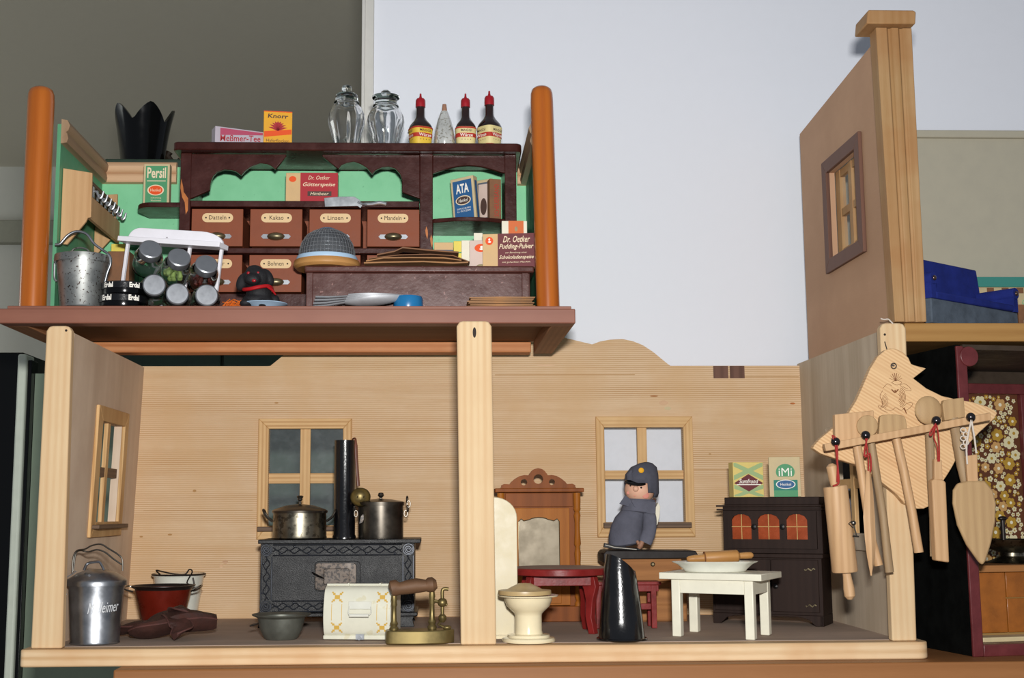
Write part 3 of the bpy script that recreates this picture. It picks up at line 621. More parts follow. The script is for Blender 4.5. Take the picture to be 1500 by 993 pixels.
for r_, (ya, yb) in enumerate(((305, 361), (372, 428))):
    for k, (a, b) in enumerate(cols):
        x0, x1 = X(a)+.0006, X(b)-.0006; zt_, zb_ = Zc(ya)-.0006, Zc(yb)+.0006; xc = (x0+x1)/2; h = zt_-zb_
        m = M(o); m.box(x0, x1, CY+.003, CY+.0065, zb_, zt_); m.box(x0+.001, x1-.001, CY+.0065, CB-.008, zb_+.001, zt_-.006); dr = m.build('drawer', 'drawer', t, bev=.0006)
        lz = zt_-.0115; lx = xc+(.0005 if k < 3 else -.0004); y = CY+.003
        m = M(o); e = [(lx+.0135+.0058*math.cos(q), lz+.0058*math.sin(q)) for q in [(-PI/2)+PI*i/8 for i in range(9)]]+[(lx-.0135+.0058*math.cos(q), lz+.0058*math.sin(q)) for q in [PI/2+PI*i/8 for i in range(9)]]
        m.prism(e, y-.0008, y-.0001); m.build('label_plate', 'tagplate', dr)
        m = M(o); m.oval(lx-.0145, lz, .0011, .0011, y-.001, 10); m.oval(lx+.0145, lz, .0011, .0011, y-.001, 10); w_ = .0195+.002*(len(words[r_][k])-6)
        m.text(words[r_][k], lx, lz+.0003, w_, .0055, y-.001, 0); m.build('lettering', 'ink', dr)
        hz = zb_+.0125
        m = M(o)
        for s_ in (-1, 1): m.prism([(xc+s_*.0095, hz-.0028), (xc+s_*.016, hz-.0028), (xc+s_*.0185, hz), (xc+s_*.016, hz+.0028), (xc+s_*.0095, hz+.0028)], y-.0008, y-.0001)
        hd = m.build('handle_plate', 'tin_lid', dr)
        m = M(o); m.ell((xc, y-.0005, hz), .0112, .0070, .0052, 18, 10); m.build('handle', 'brass_old', dr)
# ================================================================ things on top of the cabinet
zt0 = ztop+.0003
# pink tea box
t, w_, h = carton('pink and white tea packet at left end of cabinet top', 318, 386, 189, 1.553, zt0, .018, 'card_lilac', math.radians(24))
prn(t, 'print_panel', 'print_pink', lambda m: (m.flat([(-w_*.40, h*.93), (w_*.46, h*.93), (w_*.46, h*.80), (-w_*.40, h*.52)], -.0003), m.flat([(-w_*.40, h*.08), (w_*.46, h*.08), (w_*.46, h*.30), (-w_*.40, h*.04)], -.0003)))
prn(t, 'lettering', 'print_redbrown', lambda m: m.push(RY(-.10)).text('Meßmer-Tee', .0012, h*.46, w_*.82, h*.36, -.0004, .15, .01).pop())
# yellow oat box
t, w_, h = carton('tall yellow oat flakes box with red band on cabinet top', 387, 428, 163, 1.553, zt0, .014, 'card_yellow', math.radians(8))
prn(t, 'print_band', 'print_orange', lambda m: m.flat([(-w_*.48, h*.26), (w_*.48, h*.36), (w_*.48, h*.50), (-w_*.48, h*.42)], -.0003))
prn(t, 'lettering', 'print_brown', lambda m: (m.text('Knorr', 0, h*.86, w_*.72, h*.12, -.0004, .1, .02), m.text('Haferflocken', 0, h*.17, w_*.8, h*.085, -.0004), m.rect(-w_*.45, w_*.45, h*.055, h*.062, -.0004), m.rect(-w_*.45, w_*.45, h*.095, h*.1, -.0004)))
def wheat(m):
    for i in range(9):
        a = math.radians(20+140*i/8); x1, z1 = w_*.36*math.cos(a), h*.30*math.sin(a); nx, nz = -math.sin(a)*.0006, math.cos(a)*.0006
        m.flat([(-nx, h*.45-nz), (x1*.6-nx*2, h*.45+z1*.75-nz*2), (x1, h*.45+z1*.9), (x1*.6+nx*2, h*.45+z1*.75+nz*2), (nx, h*.45+nz)], -.0004)
prn(t, 'print_sheaf', 'print_redbrown', wheat)
prn(t, 'print_frame', 'print_orange', lambda m: m.rect(-w_*.5, w_*.5, h*.975, h, -.0003))
# glass jars
def jar(label, px0, px1, pyt, Y, kind):
    a, b = P(px0, 180, Y), P(px1, 180, Y); r = (b.x-a.x)/2; zt_ = P((px0+px1)/2, pyt, Y).z; H = zt_-zt0
    t = thing('glass_jar', label, 'jar', ((a.x+b.x)/2, Y, zt0))
    pr = [(.62, 0), (.68, .03), (.70, .10), (.82, .25), (.96, .38), (1.0, .47), (.97, .55), (.84, .64), (.66, .69), (.62, .71), (.70, .72), (.70, .735), (.60, .74)]
    pi_ = [(.56, .735), (.58, .69), (.78, .62), (.9, .54), (.93, .47), (.88, .38), (.74, .25), (.62, .10), (.58, .05), (.0, .035)]
    m = M(); n = 48; rings = [[(0.0001*math.cos(2*PI*i/n), .0001*math.sin(2*PI*i/n), 0) for i in range(n)]]
    for k, (q, z) in enumerate(pr+pi_):
        fl_ = .035*max(0, math.sin(min(1, z/.62)*PI)) if k < len(pr) else 0
        rings.append([(r*q*(1+fl_*math.cos(i*2*PI/n*10))*math.cos(2*PI*i/n), r*q*(1+fl_*math.cos(i*2*PI/n*10))*math.sin(2*PI*i/n), H*z) for i in range(n)])
    m.loft(rings, False); m.build('jar_body', 'glass', t)
    m = M()
    if kind == 0: m.lathe([(0, H*.72), (r*.5, H*.72), (r*.5, H*.745), (r*.62, H*.75), (r*.64, H*.80), (r*.60, H*.84), (r*.52, H*.86), (r*.25, H*.87), (r*.16, H*.885), (r*.16, H*.895), (r*.26, H*.91), (r*.30, H*.945), (r*.24, H*.985), (0, H)], 32)
    else: m.lathe([(0, H*.71), (r*.5, H*.71), (r*.5, H*.745), (r*.60, H*.76), (r*.62, H*.84), (r*.74, H*.86), (r*.75, H*.885), (r*.6, H*.90), (r*.3, H*.91), (r*.17, H*.92), (r*.24, H*.94), (r*.26, H*.965), (r*.17, H*.99), (0, H)], 32)
    m.build('lid', 'glass_green', t)
jar('left glass jar with ball knob lid on top of the cabinet', 481, 534, 125, 1.566, 0)
jar('right glass jar with wide flanged lid beside the sauce bottles', 538, 592, 132, 1.566, 1)
# sauce bottles
def se(r, z, rot, n=40, e=3.2, sq=1.0):
    out = []
    for i in range(n):
        t_ = 2*PI*i/n; c_, s_ = math.cos(t_), math.sin(t_); q = (abs(c_)**e+abs(s_)**e)**(-1/e); x, y = r*q*c_, r*sq*q*s_
        out.append((x*math.cos(rot)-y*math.sin(rot), x*math.sin(rot)+y*math.cos(rot), z))
    return out
def bottle(label, px0, px1, pyt, Y, rot, kind, mat):
    a, b = P(px0, 190, Y), P(px1, 190, Y); wd = (b.x-a.x)/2; H = P((px0+px1)/2, pyt, Y).z-zt0
    t = thing('sauce_bottle', label, 'bottle', ((a.x+b.x)/2, Y, zt0), 0, 'brown sauce bottles on the cabinet top')
    k = wd*.82; rot = math.radians(rot)
    m = M(); m.loft([se(k*.80, 0, rot), se(k*.86, H*.02, rot), se(k*1.0, H*.32, rot), se(k*1.0, H*.38, rot), se(k*.9, H*.43, rot, e=2.8), se(k*.62, H*.50, rot, e=2.3), se(k*.44, H*.56, rot, e=2), se(k*.40, H*.60, rot, e=2), se(k*.39, H*.74, rot, e=2), se(k*.43, H*.76, rot, e=2)]); m.build('bottle_body', 'bottle_brown', t)
    m = M(); c_ = k*.46; m.lathe([(c_, H*.745), (c_*1.02, H*.80), (c_*1.0, H*.87), (c_*.8, H*.90), (c_*.34, H*.915), (c_*.22, H*.95), (c_*.18, H*.995), (0, H)], 24); cp_ = m.build('cap', 'red_cap', t)
    # label: a wrap on the faces, shell just outside the body
    m = M(); lo = .03; hi = .355; q = lambda f: k*(.862+.14*min(1, (f-.02)/.30))+.0005
    m.loft([se(q(f), H*f, rot) for f in (lo, .12, .22, .32, hi)], False); m.build('label_wrap', mat, t)
    m = M(); m.loft([se(q(f)+.0003, H*f, rot) for f in (.17, .20, .24)], False)
    if kind != 2: m.loft([se(q(f)+.0003, H*f, rot) for f in (.325, .352)], False)
    if kind == 2: m.loft([se(q(f)+.0003, H*f, rot) for f in (.035, .055)], False)
    m.build('label_band', 'print_red', t)
    ml, mw = M(), M()
    for dr_ in ((rot, rot-PI/2) if kind != 1 else (rot,)):
        for mm, s_, zz, ww, hh in ((ml, 'MAGGI', .285, .95, .035), (mw, 'Würze', .203, 1.1, .045), (ml, 'MAGGI', .125, .8, .016)):
            if s_ == 'MAGGI' and zz < .2: s_ = '· · · ·'; 
            yy = -(q(zz)+.0006); mm.push(RZ(dr_)).text(s_, 0, H*zz, k*ww*1.15, H*hh*1.2, yy-.0003, 0, .01).pop()
    ml.build('lettering', 'print_brown', t); mw.build('lettering', 'white_ink', t)
bottle('leftmost sauce bottle, yellow label, beside the glass jar', 597, 635, 137, 1.560, 25, 0, 'sauce_yellow')
bottle('middle sauce bottle, cream label, right of the cone bottle', 664, 700, 137, 1.560, 3, 1, 'sauce_cream')
bottle('tallest rightmost sauce bottle with pale label and red foot band', 698, 736, 133, 1.560, 42, 2, 'sauce_cream')
t = thing('cone_bottle', 'cone shaped clear glass bottle with brown cork between sauce bottles', 'bottle', (P(651, 180, 1.558).x, 1.558, zt0))
r = 14.5*1.558/FPX; H = P(650, 153, 1.558).z-zt0
mk('glass_mottled', paint, 'D2D4D0', .2, .12, metal=.25, spots='6A6248', samt=.6, sscale=300, thr=.56, coat=.5)
m = M(); n = 40; m.loft([[(r*q*(1+.03*math.cos(8*2*PI*i/n))*math.cos(2*PI*i/n), r*q*(1+.03*math.cos(8*2*PI*i/n))*math.sin(2*PI*i/n), H*z) for i in range(n)] for q, z in ((.9, 0), (1.06, .05), (1.05, .2), (.92, .42), (.70, .62), (.42, .8), (.34, .84))]); m.build('bottle_body', 'glass_mottled', t)
m = M(); m.lathe([(r*.32, H*.80), (r*.30, H*.84), (r*.22, H*.97), (r*.2, H), (0, H)], 20); m.build('cork', 'skin_dark', t)
# ================================================================ things in the niches
zs = Zc(294)+.0003
t, w_, h = carton('red raspberry dessert box standing in the wide cabinet niche', 419, 495, 253, 1.553, zs, .014, 'card_tan', 0)
prn(t, 'print_panel', 'print_redbrown', lambda m: m.rect(-w_*.22, w_*.5, 0, h, -.0003))
prn(t, 'print_plate', 'print_brown', lambda m: m.rect(-w_*.08, w_*.38, h*.2, h*.36, -.0005))
prn(t, 'lettering', 'cream_ink', lambda m: (m.text('Dr. Oetker', .14*w_, h*.83, w_*.42, h*.13, -.0005, .3), m.text('Götterspeise', .14*w_, h*.58, w_*.62, h*.17, -.0005, .3, .01), m.text('Himbeer', .15*w_, h*.28, w_*.36, h*.11, -.0007, .3)))
prn(t, 'emblem', 'print_orange', lambda m: m.oval(-w_*.37, h*.78, w_*.07, h*.1, -.0003))
# cleaver hooked on the shelf edge
t = thing('cleaver', 'small metal cleaver lying on the shelf edge above the drawers', 'knife', P(520, 298, CY-.005)); o = t.location
m = M(o); m.prism([(P(x, y, CY-.005).x, P(x, y, CY-.005).z) for x, y in ((475, 290), (500, 288), (519, 288), (527, 293), (531, 301), (528, 305), (524, 302), (476, 303))], CY-.006, CY-.0045); m.build('blade', 'steel', t, bev=.0003)
m = M(o); pts = smoothpts([P(x, y, CY-.0055) for x, y in ((524, 296), (532, 299), (545, 299), (556, 297), (566, 299))], 4, False); m.tube(pts, [.0022]*5+[.0034]*(len(pts)-5), 10, flat=.7); m.build('handle', 'steel', t)
# scouring powder boxes
zs2 = Zc(319)+.0003
t, w_, h = carton('blue and cream scouring powder box in the small arched niche', 664, 698, 259, 1.556, zs2, .012, 'card', math.radians(-28), w=.0325, lean=(0, math.radians(-5)))
prn(t, 'print_panel', 'print_blue', lambda m: m.rect(-w_*.41, w_*.41, h*.02, h*.93, -.0003))
prn(t, 'print_oval', 'print_brown', lambda m: m.oval(0, h*.46, w_*.29, h*.09, -.0006))
prn(t, 'oval_ring', 'cream_ink', lambda m: m.oval(0, h*.46, w_*.33, h*.11, -.0005))
prn(t, 'lettering', 'white_ink', lambda m: (m.text('ATA', 0, h*.74, w_*.56, h*.22, -.0006, 0, .03), m.text('Henkel', 0, h*.46, w_*.4, h*.08, -.0008, .2), m.text('ZUM SCHEUERN', 0, h*.27, w_*.6, h*.035, -.0006), m.text('U. PUTZEN', 0, h*.21, w_*.58, h*.04, -.0006)))
prn(t, 'side_print', 'print_blue', lambda m: m.push(TR(w_/2+.0003, 0, 0) @ RZ(PI/2)).rect(.003, .009, h*.02, h*.9, 0).pop())
t, w_, h = carton('beige box with oval picture frame print behind the blue powder box', 697, 720, 263, 1.567, zs2, .009, 'card', math.radians(-34), w=.024)
prn(t, 'print_panel', 'print_grey', lambda m: m.rect(-w_*.38, w_*.38, h*.06, h*.93, -.0003))
prn(t, 'print_field', 'card_pink', lambda m: m.rect(-w_*.32, w_*.32, h*.1, h*.89, -.0004))
prn(t, 'print_oval', 'print_brown', lambda m: m.oval(0, h*.36, w_*.2, h*.2, -.0006))
t, w_, h = carton('narrow tan box with red vertical lettering at the niche upright', 717, 734, 262, 1.552, zs2, .012, 'kraft', math.radians(12))
prn(t, 'lettering', 'print_red', lambda m: m.push(TR(w_*.1, 0, h*.47) @ RY(-PI/2)).text('SCHEUERSAND', 0, 0, h*.8, w_*.4, -.0004).pop())
# detergent carton on the left side shelf
t, w_, h = carton('green detergent carton standing on the side shelf left of cabinet', 211, 249, 240, 1.582, P(230, 296, CY+.02).z+.0003, .012, 'card', 0)
prn(t, 'print_panel', 'print_green', lambda m: m.rect(-w_*.42, w_*.42, 0, h*.95, -.0003))
prn(t, 'emblem', 'print_orange', lambda m: m.oval(-w_*.02, h*.36, w_*.27, h*.11, -.0006))
prn(t, 'emblem_ring', 'cream_ink', lambda m: m.oval(-w_*.02, h*.36, w_*.32, h*.13, -.0005))
prn(t, 'lettering', 'cream_ink', lambda m: (m.text('Persil', 0, h*.78, w_*.72, h*.26, -.0006, 0, .02), m.text('Henkel', -w_*.02, h*.36, w_*.4, h*.07, -.0008), m.rect(-w_*.36, w_*.36, h*.575, h*.59, -.0006), m.text('selbsttätig', 0, h*.17, w_*.4, h*.035, -.0006), m.text('Waschmittel', 0, h*.11, w_*.4, h*.035, -.0006)))
# ================================================================ counter in front, right
KY = 1.462; kz = P(600, 389, KY).z
t = CNT = thing('shop_counter', 'low dark brown shop counter in front of the drawer cabinet', 'counter', (P(612, 420, KY).x, 1.49, z0)); o = t.location
kx0, kx1 = P(446, 400, KY).x, P(784, 400, KY).x
m = M(o); m.box(kx0+.004, kx1-.006, KY+.004, KY+.062, z0, kz-.008); m.build('counter_body', 'counter', t, bev=.001)
m = M(o); m.box(kx0, kx1-.001, KY, KY+.066, kz-.008, kz); m.build('counter_top', 'counter', t, bev=.002, seg=3)
m = M(o); m.box(kx0+.002, kx0+.010, KY+.001, KY+.004, z0, kz-.0082); m.build('corner_strip', 'counter', t, bev=.0008)
m = M(o); m.box(kx1-.016, kx1-.008, KY+.001, KY+.004, z0, kz-.0082); m.build('corner_strip', 'counter', t, bev=.0008)
k0 = kz+.0003
# dome food cover on its board
cx_ = P(479, 380, 1.492).x; r = 46*1.492/FPX
t = thing('fly_cover', 'dark wire mesh dome cover with blue rim on round wooden board', 'food cover', (cx_, 1.492, k0))
m = M(); m.lathe([(0, 0), (r*.97, 0), (r*1.06, .003), (r*1.07, .0075), (r*1.04, .010), (0, .010)], 48); m.build('board', 'beech_x', t)
m = M(); m.lathe([(r*.90, .0102), (r*.98, .0102), (r*.99, .0125), (r*.96, .0155), (r*.88, .0155)], 48); m.build('rim', 'blue_rim', t)
hD = P(480, 334, 1.492).z-k0
m = M(); m.lathe([(r*.90, .0150), (r*.89, .022), (r*.82, hD*.62), (r*.66, hD*.80), (r*.45, hD*.90), (r*.28, hD*.95)], 48); m.build('mesh_dome', 'mesh_dark', t)
m = M(); m.lathe([(r*.28, hD*.94), (r*.27, hD*.97), (r*.16, hD), (0, hD*1.005)], 32); m.build('crown_disc', 'blue_grey', t)
m = M()
for k in range(44):
    a = 2*PI*k/44; m.tube([(r*q*math.cos(a), r*q*math.sin(a), z) for q, z in ((.905, .0160), (.895, .022), (.825, hD*.62), (.665, hD*.805), (.455, hD*.905), (.3, hD*.95))], .00032, 4)
for q, z in ((.90, .019), (.88, hD*.47), (.85, hD*.56), (.80, hD*.66), (.73, hD*.75), (.63, hD*.83), (.5, hD*.89)): m.tube([(r*q*math.cos(2*PI*i/40), r*q*math.sin(2*PI*i/40), z) for i in range(40)], .00032, 4, closed=True)
q = m.build('mesh_wire', 'steel', t); q['kind'] = 'stuff'
# brown paper bags on the counter
def bag(label, pts, Y, th, mat, dy=.03, grp='brown paper bags on the counter', zbase=None):
    q = [P(x, y, Y) for x, y in pts]; cx = sum(a.x for a in q)/len(q); zb_ = min(a.z for a in q) if zbase is None else zbase
    m = M(); o = Vector((cx, Y, zb_)); up = [a-o for a in q]; n = len(q)
    m.loft([[(a.x, 0, a.z), (a.x, dy, a.z+.0004), (a.x, dy, a.z+.0004+th), (a.x, 0, a.z+th)] for a in up], smooth=False)
    return solo(m, 'paper_bag', mat, label, 'paper bag', o, 0, grp, bev=.0004)
bag('lowest flat brown paper bag on the counter', ((533, 386), (560, 385), (620, 384), (664, 386), (686, 385)), 1.468, .0018, 'manila', .035, zbase=k0)
bag('light brown paper bag with pointed flap in the middle of the heap', ((536, 383), (562, 378.5), (600, 378), (650, 378.5), (676, 382)), 1.472, .0016, 'manila', .03)
bag('darker paper bag drooping at the right end of the heap', ((540, 379), (585, 374), (630, 373), (664, 375), (688, 384)), 1.474, .0012, 'kraft', .026)
bag('topmost crumpled brown paper bag on the counter', ((552, 374), (578, 369), (590, 363.5), (625, 367), (672, 370.5)), 1.478, .0018, 'kraft', .024)
# packets behind
def pk(label, a, b, yt, Y, d, mat, rz=0, h=None, base=None, **k): return carton(label, a, b, yt, Y, k0 if base is None else base, d, mat, rz, **k)
t, w_, h = pk('pale brown pudding powder box with brown print at counter end', 707, 783, 342, 1.474, .012, 'card_tan', math.radians(-7))
prn(t, 'print_panel', 'print_maroon', lambda m: m.rect(-w_*.21, w_*.5, 0, h, -.0003))
prn(t, 'emblem', 'print_orange', lambda m: m.oval(-w_*.37, h*.79, w_*.075, h*.12, -.0004))
prn(t, 'emblem_head', 'white_ink', lambda m: (m.oval(-w_*.37, h*.83, w_*.018, h*.035, -.0006), m.oval(-w_*.365, h*.76, w_*.03, h*.025, -.0006)))
prn(t, 'lettering', 'cream_ink', lambda m: (m.text('Dr. Oetker', .15*w_, h*.83, w_*.52, h*.19, -.0005, .35, .012), m.text('Pudding-Pulver', .145*w_, h*.60, w_*.66, h*.19, -.0005, .35, .012), m.text('zur Bereitung einer', .14*w_, h*.43, w_*.42, h*.06, -.0005, .3), m.text('Schokoladenspeise', .145*w_, h*.29, w_*.66, h*.14, -.0005, .35, .01), m.text('mit gehackten Mandeln', .14*w_, h*.15, w_*.54, h*.06, -.0005, .3)))
t, w_, h = pk('narrow pinkish powder box half behind the pudding box', 693, 716, 352, 1.489, .010, 'card_pink', math.radians(-8), w=.028)
prn(t, 'emblem', 'print_orange', lambda m: m.oval(0, h*.74, w_*.28, h*.14, -.0004)); prn(t, 'emblem_head', 'white_ink', lambda m: (m.oval(.001, h*.77, w_*.07, h*.04, -.0006), m.oval(.0015, h*.70, w_*.12, h*.03, -.0006)))
prn(t, 'emblem', 'brass_old', lambda m: m.oval(0, h*.12, w_*.2, h*.07, -.0004))
t, w_, h = pk('upright orange and cream box behind the pudding box', 735, 772, 323.5, 1.500, .012, 'card_white', 0)
prn(t, 'print_panel', 'card_orange', lambda m: m.rect(-w_*.24, w_*.36, 0, h, -.0003)); prn(t, 'emblem', 'brass_old', lambda m: m.oval(.002, h*.84, w_*.06, h*.05, -.0005, 14))
t, w_, h = pk('small cream packet with grey stripe under the curved shelf', 636, 664, 355, 1.512, .01, 'card_tan', 0)
prn(t, 'print_band', 'print_grey', lambda m: m.rect(-w_*.42, w_*.5, h*.6, h*.76, -.0003))
t, w_, h = pk('small yellow packet next to the striped packet', 664.5, 683, 353, 1.511, .01, 'card_lemon', 0)
prn(t, 'print_line', 'print_green', lambda m: m.rect(-w_*.4, w_*.4, h*.62, h*.66, -.0003))
t, w_, h = pk('crumpled white paper bag left of the pink powder box', 676, 694, 352, 1.502, .008, 'card_white', 0, name='white_bag')
t, w_, h = pk('tilted white slip standing behind the white paper bag', 694, 707, 341, 1.515, .002, 'card_white', 0, name='paper_slip')
# ================================================================ on the shop floor front
f0 = PTT+.0003
def sc(px): return px*1.43/FPX
# envelopes stack
for k in range(6):
    y = 1.4255+.0015*(k % 2); a, b = P(683+(k*5 % 7)-(0 if k else 2), 440, y), P(783-(k*3 % 5), 440, y); z = f0+.0022+k*.0021
    m = M(); ww = b.x-a.x; m.prism([(0, 0), (ww, .0004), (ww+.001, .0014), (ww*.5, .0018), (.001, .0012)], 0, .026)
    solo(m, 'envelope', 'manila', ('bottom brown envelope of the stack on the shop floor' if k == 0 else 'top brown envelope of the stack on the shop floor' if k == 5 else ('second', 'third', 'fourth', 'fifth')[k-1]+' brown envelope from the bottom of the stack beside right pillar'), 'envelope', (a.x, y, z-.0022), math.radians((k*37 % 5)-2)*.5, 'envelopes stacked beside the right pillar')
# blue lid
c = P(598, 440, 1.44); m = M(); r = 21.5*1.44/FPX; H = P(598, 435, 1.44).z-f0; m.lathe([(0, 0), (r, 0), (r*1.02, H*.2), (r*1.0, H*.85), (r*.94, H), (r*.86, H*.98), (r*.84, H*.9), (0, H*.9)], 40); solo(m, 'lid', 'blue_plastic', 'round blue screw lid on the shop floor before the counter', 'lid', (c.x, 1.44, f0))
# scoops
t = None
base = P(480, 440, 1.435)
def scoop():
    t = thing('flour_scoop', 'lowest aluminium scoop of the nested stack, handle pointing left', 'scoop', (0, 0, 0), 0, 'nested aluminium scoops')
    L_ = sc(86); rings = []
    for i in range(16):
        f = i/15; x = sc(26)+L_*f; hw = .0140*math.sin(PI*(.06+.90*f)**.85)**.8+.0006; dz = .0085*math.sin(PI*(.08+.80*f))**.7+.0006; zt_ = .0085+.0065*f
        outer = [(x, hw*math.cos(a), zt_-dz*math.sin(a)) for a in [PI*j/10 for j in range(11)]]; inner = [(x, (hw-.0005)*math.cos(a), zt_+.0002-(dz-.0006)*math.sin(a)) for a in [PI*(10-j)/10 for j in range(11)]]
        rings.append(outer+inner)
    m = M(); m.loft(rings); m.build('bowl', 'alu_light', t)
    m = M(); m.tube([(sc(-22), 0, .0018), (sc(-4), 0, .003), (sc(16), 0, .0055), (sc(32), 0, .0075)], [.0050, .0046, .0036, .004], 12, flat=.3); m.build('handle', 'alu_light', t)
    return t
t = scoop(); t.location = (base.x, 1.437, f0); t.rotation_euler = (0, 0, -.05)
for k in range(1, 4):
    d_ = dup(t, (base.x+.0006*k, 1.437+.003*k, f0+.0038*k), -.05+.05*k, ('second aluminium scoop in the nested stack from below', 'third aluminium scoop in the nested stack from below', 'topmost aluminium scoop of the nested stack with widest bowl')[k-1]); d_.rotation_euler[1] = .03*k
# zinc bucket with lid
def bucket(label, cx, Y, rb, rt, H, mat, z, name, lidk, handle, rz=0, letter=None):
    t = thing(name, label, 'bucket', (cx, Y, z), rz)
    m = M(); m.lathe([(0, 0), (rb*.98, 0), (rb*1.03, .0012), (rb, .003), (rt*.98, H*.96), (rt*1.03, H*.965), (rt*1.04, H*.99), (rt*1.0, H), (rt*.95, H*.985), (rb*.95, .003), (0, .003)], 48); m.build('body', mat, t)
    if lidk: m = M(); m.lathe([(rt*1.05, H*.93), (rt*1.06, H*1.0)]+lidk, 48); m.build('lid', mat, t)
    if handle: m = M(); m.tube(smoothpts(handle, 5, False), .0011, 8); m.build('handle', 'wire', t)
    return t
Y = 1.447; cx_ = P(120.5, 420, Y).x; rt = 39.5*Y/FPX; H = P(115, 376, Y).z-f0
t = bucket('spotted zinc bucket with flat lid behind the left orange pillar', cx_, Y, rt*.78, rt*.98, H*.93, 'zinc', f0, 'zinc_bucket', [(rt*1.03, H*1.0), (rt*.9, H*1.02), (rt*.1, H*1.03), (0, H*1.03)], None)
m = M(); R1 = [P(x, y, Y-.012)-t.location for x, y in ((81, 358), (88, 357), (99, 345), (112, 339), (127, 343), (138, 357), (150, 366), (160, 374), (162, 386), (157, 400), (152, 420))]; m.tube(smoothpts(R1, 4, False), .0016, 10); m.build('handle', 'alu', t)
m = M(); a = [P(x, y, Y)-t.location for x, y in ((80, 385), (79.5, 400), (80, 408), (83, 412))]; m.tube(smoothpts(a, 4, False), .0012, 8); m.ell(P(81, 381, Y)-t.location, .002, .002, .004, 10, 6); m.ell(P(158, 388, Y)-t.location, .002, .002, .004, 10, 6); m.build('ear', 'steel', t)
m = M(); a = [P(x, y, Y)-t.location for x, y in ((104, 371), (108, 365), (118, 363), (128, 366), (132, 373))]; m.tube(smoothpts(a, 4, False), .0011, 8, flat=1.8); m.build('lid_handle', 'zinc', t)
# wall rack with silver hooks on the left green wall
t = thing('hook_rack', 'beech wall rack with row of silver hooks on left green wall', 'rack', (GXL+.0005, 1.56, P(100, 300, 1.5).z)); o = t.location
Ya, Yb = 1.463, 1.608
def bw(pts, Y, y1, nm, par, mat='rack_beech'): m = M(o); m.prism([(max(P(x, y, Y).x, GXL+.0006), P(x, y, Y).z) for x, y in pts], Y, y1); return m.build(nm, mat, par, bev=.0006)
bw(((82, 246), (135, 253), (133, 318), (128, 319), (126, 324), (98, 358), (79, 357)), Ya, Ya+.004, 'end_board', t)
bw(((133, 286), (172, 284), (171, 343), (166, 345), (164, 348), (140, 374), (130, 374)), Yb, Yb+.004, 'end_board', t)
a, b = P(134, 275, Ya), P(171, 297, Yb); m = M(o); x1 = a.x-.002
m.box(x1-.004, x1, Ya+.0042, Yb-.0002, P(134, 318, Ya).z, P(134, 285, Ya).z); m.build('hook_rail', 'rack_beech', t)
m = M(o); m.box(GXL+.0004, x1, Ya+.0042, Yb-.0002, P(134, 262, Ya).z-.004, P(134, 262, Ya).z); m.build('rack_top', 'sill_dark', t)
for k in range(7):
    y = Ya+.016+k*.0185; zz = P(134, 280, Ya).z
    m = M(o); m.tube(smoothpts([(x1+.0002, y, zz+.004), (x1+.004, y, zz+.003), (x1+.007, y, zz-.004), (x1+.010, y, zz-.003), (x1+.012, y, zz+.004)], 4, False), .0014, 8); m.box(x1, x1+.001, y-.003, y+.003, zz-.004, zz+.009); m.build('hook', 'steel', t)
# things behind the spice rack
t, w_, h = carton('plain beige carton low behind the spice rack', 158, 190, 368, 1.56, f0, .03, 'kraft', 0)
t, w_, h = carton('small yellow packet peeping above the beige carton', 163, 183, 357, 1.595, f0, .02, 'card_lemon', 0)
m = M(); a = P(180, 350, 1.60); m.lathe([(0, 0), (.012, 0), (.012, a.z-f0-.03), (.006, a.z-f0-.028), (.005, a.z-f0-.012), (.010, a.z-f0-.010), (.010, a.z-f0), (0, a.z-f0)], 16)
solo(m, 'green_peg', 'green_side', 'green turned peg standing between beige carton and spice rack', 'peg', (P(189, 350, 1.60).x, 1.612, f0))
# shoe polish tins
Y = 1.445; cx_ = P(181, 440, Y).x; r = 34*Y/FPX; zz = f0
for k, (yt, lab) in enumerate(((434, 'lower black shoe polish tin with white lettering'), (416, 'upper black shoe polish tin stacked on the lower one'))):
    zt_ = P(181, yt, Y).z; H = zt_-zz; t = thing('polish_tin', lab, 'tin', (cx_+.0008*k, Y, zz), 0, 'black polish tins'); r_ = r*(1.04-.04*k)
    m = M(); m.lathe([(0, 0), (r_*.93, 0), (r_*.95, H*.12), (r_*.95, H*.4), (0, H*.4)], 48); m.build('tin_base', 'black_gloss', t)
    m = M(); m.lathe([(r_*.96, H*.38), (r_, H*.40), (r_, H*.88), (r_*.95, H-.0004), (r_*.8, H-.0003), (0, H-.0003)], 48); m.build('lid', 'black_enamel', t)
    m = M(); v, f_ = glyphs('Erdal', 0, .04)
    for a0 in (-118, -52): m.add([((r_+.0003)*math.cos(math.radians(a0)+a*.46), (r_+.0003)*math.sin(math.radians(a0)+a*.46), H*.66+b*H*.42) for a, b in v], f_)
    m.build('lettering', 'white_ink', t); zz = zt_+.0002
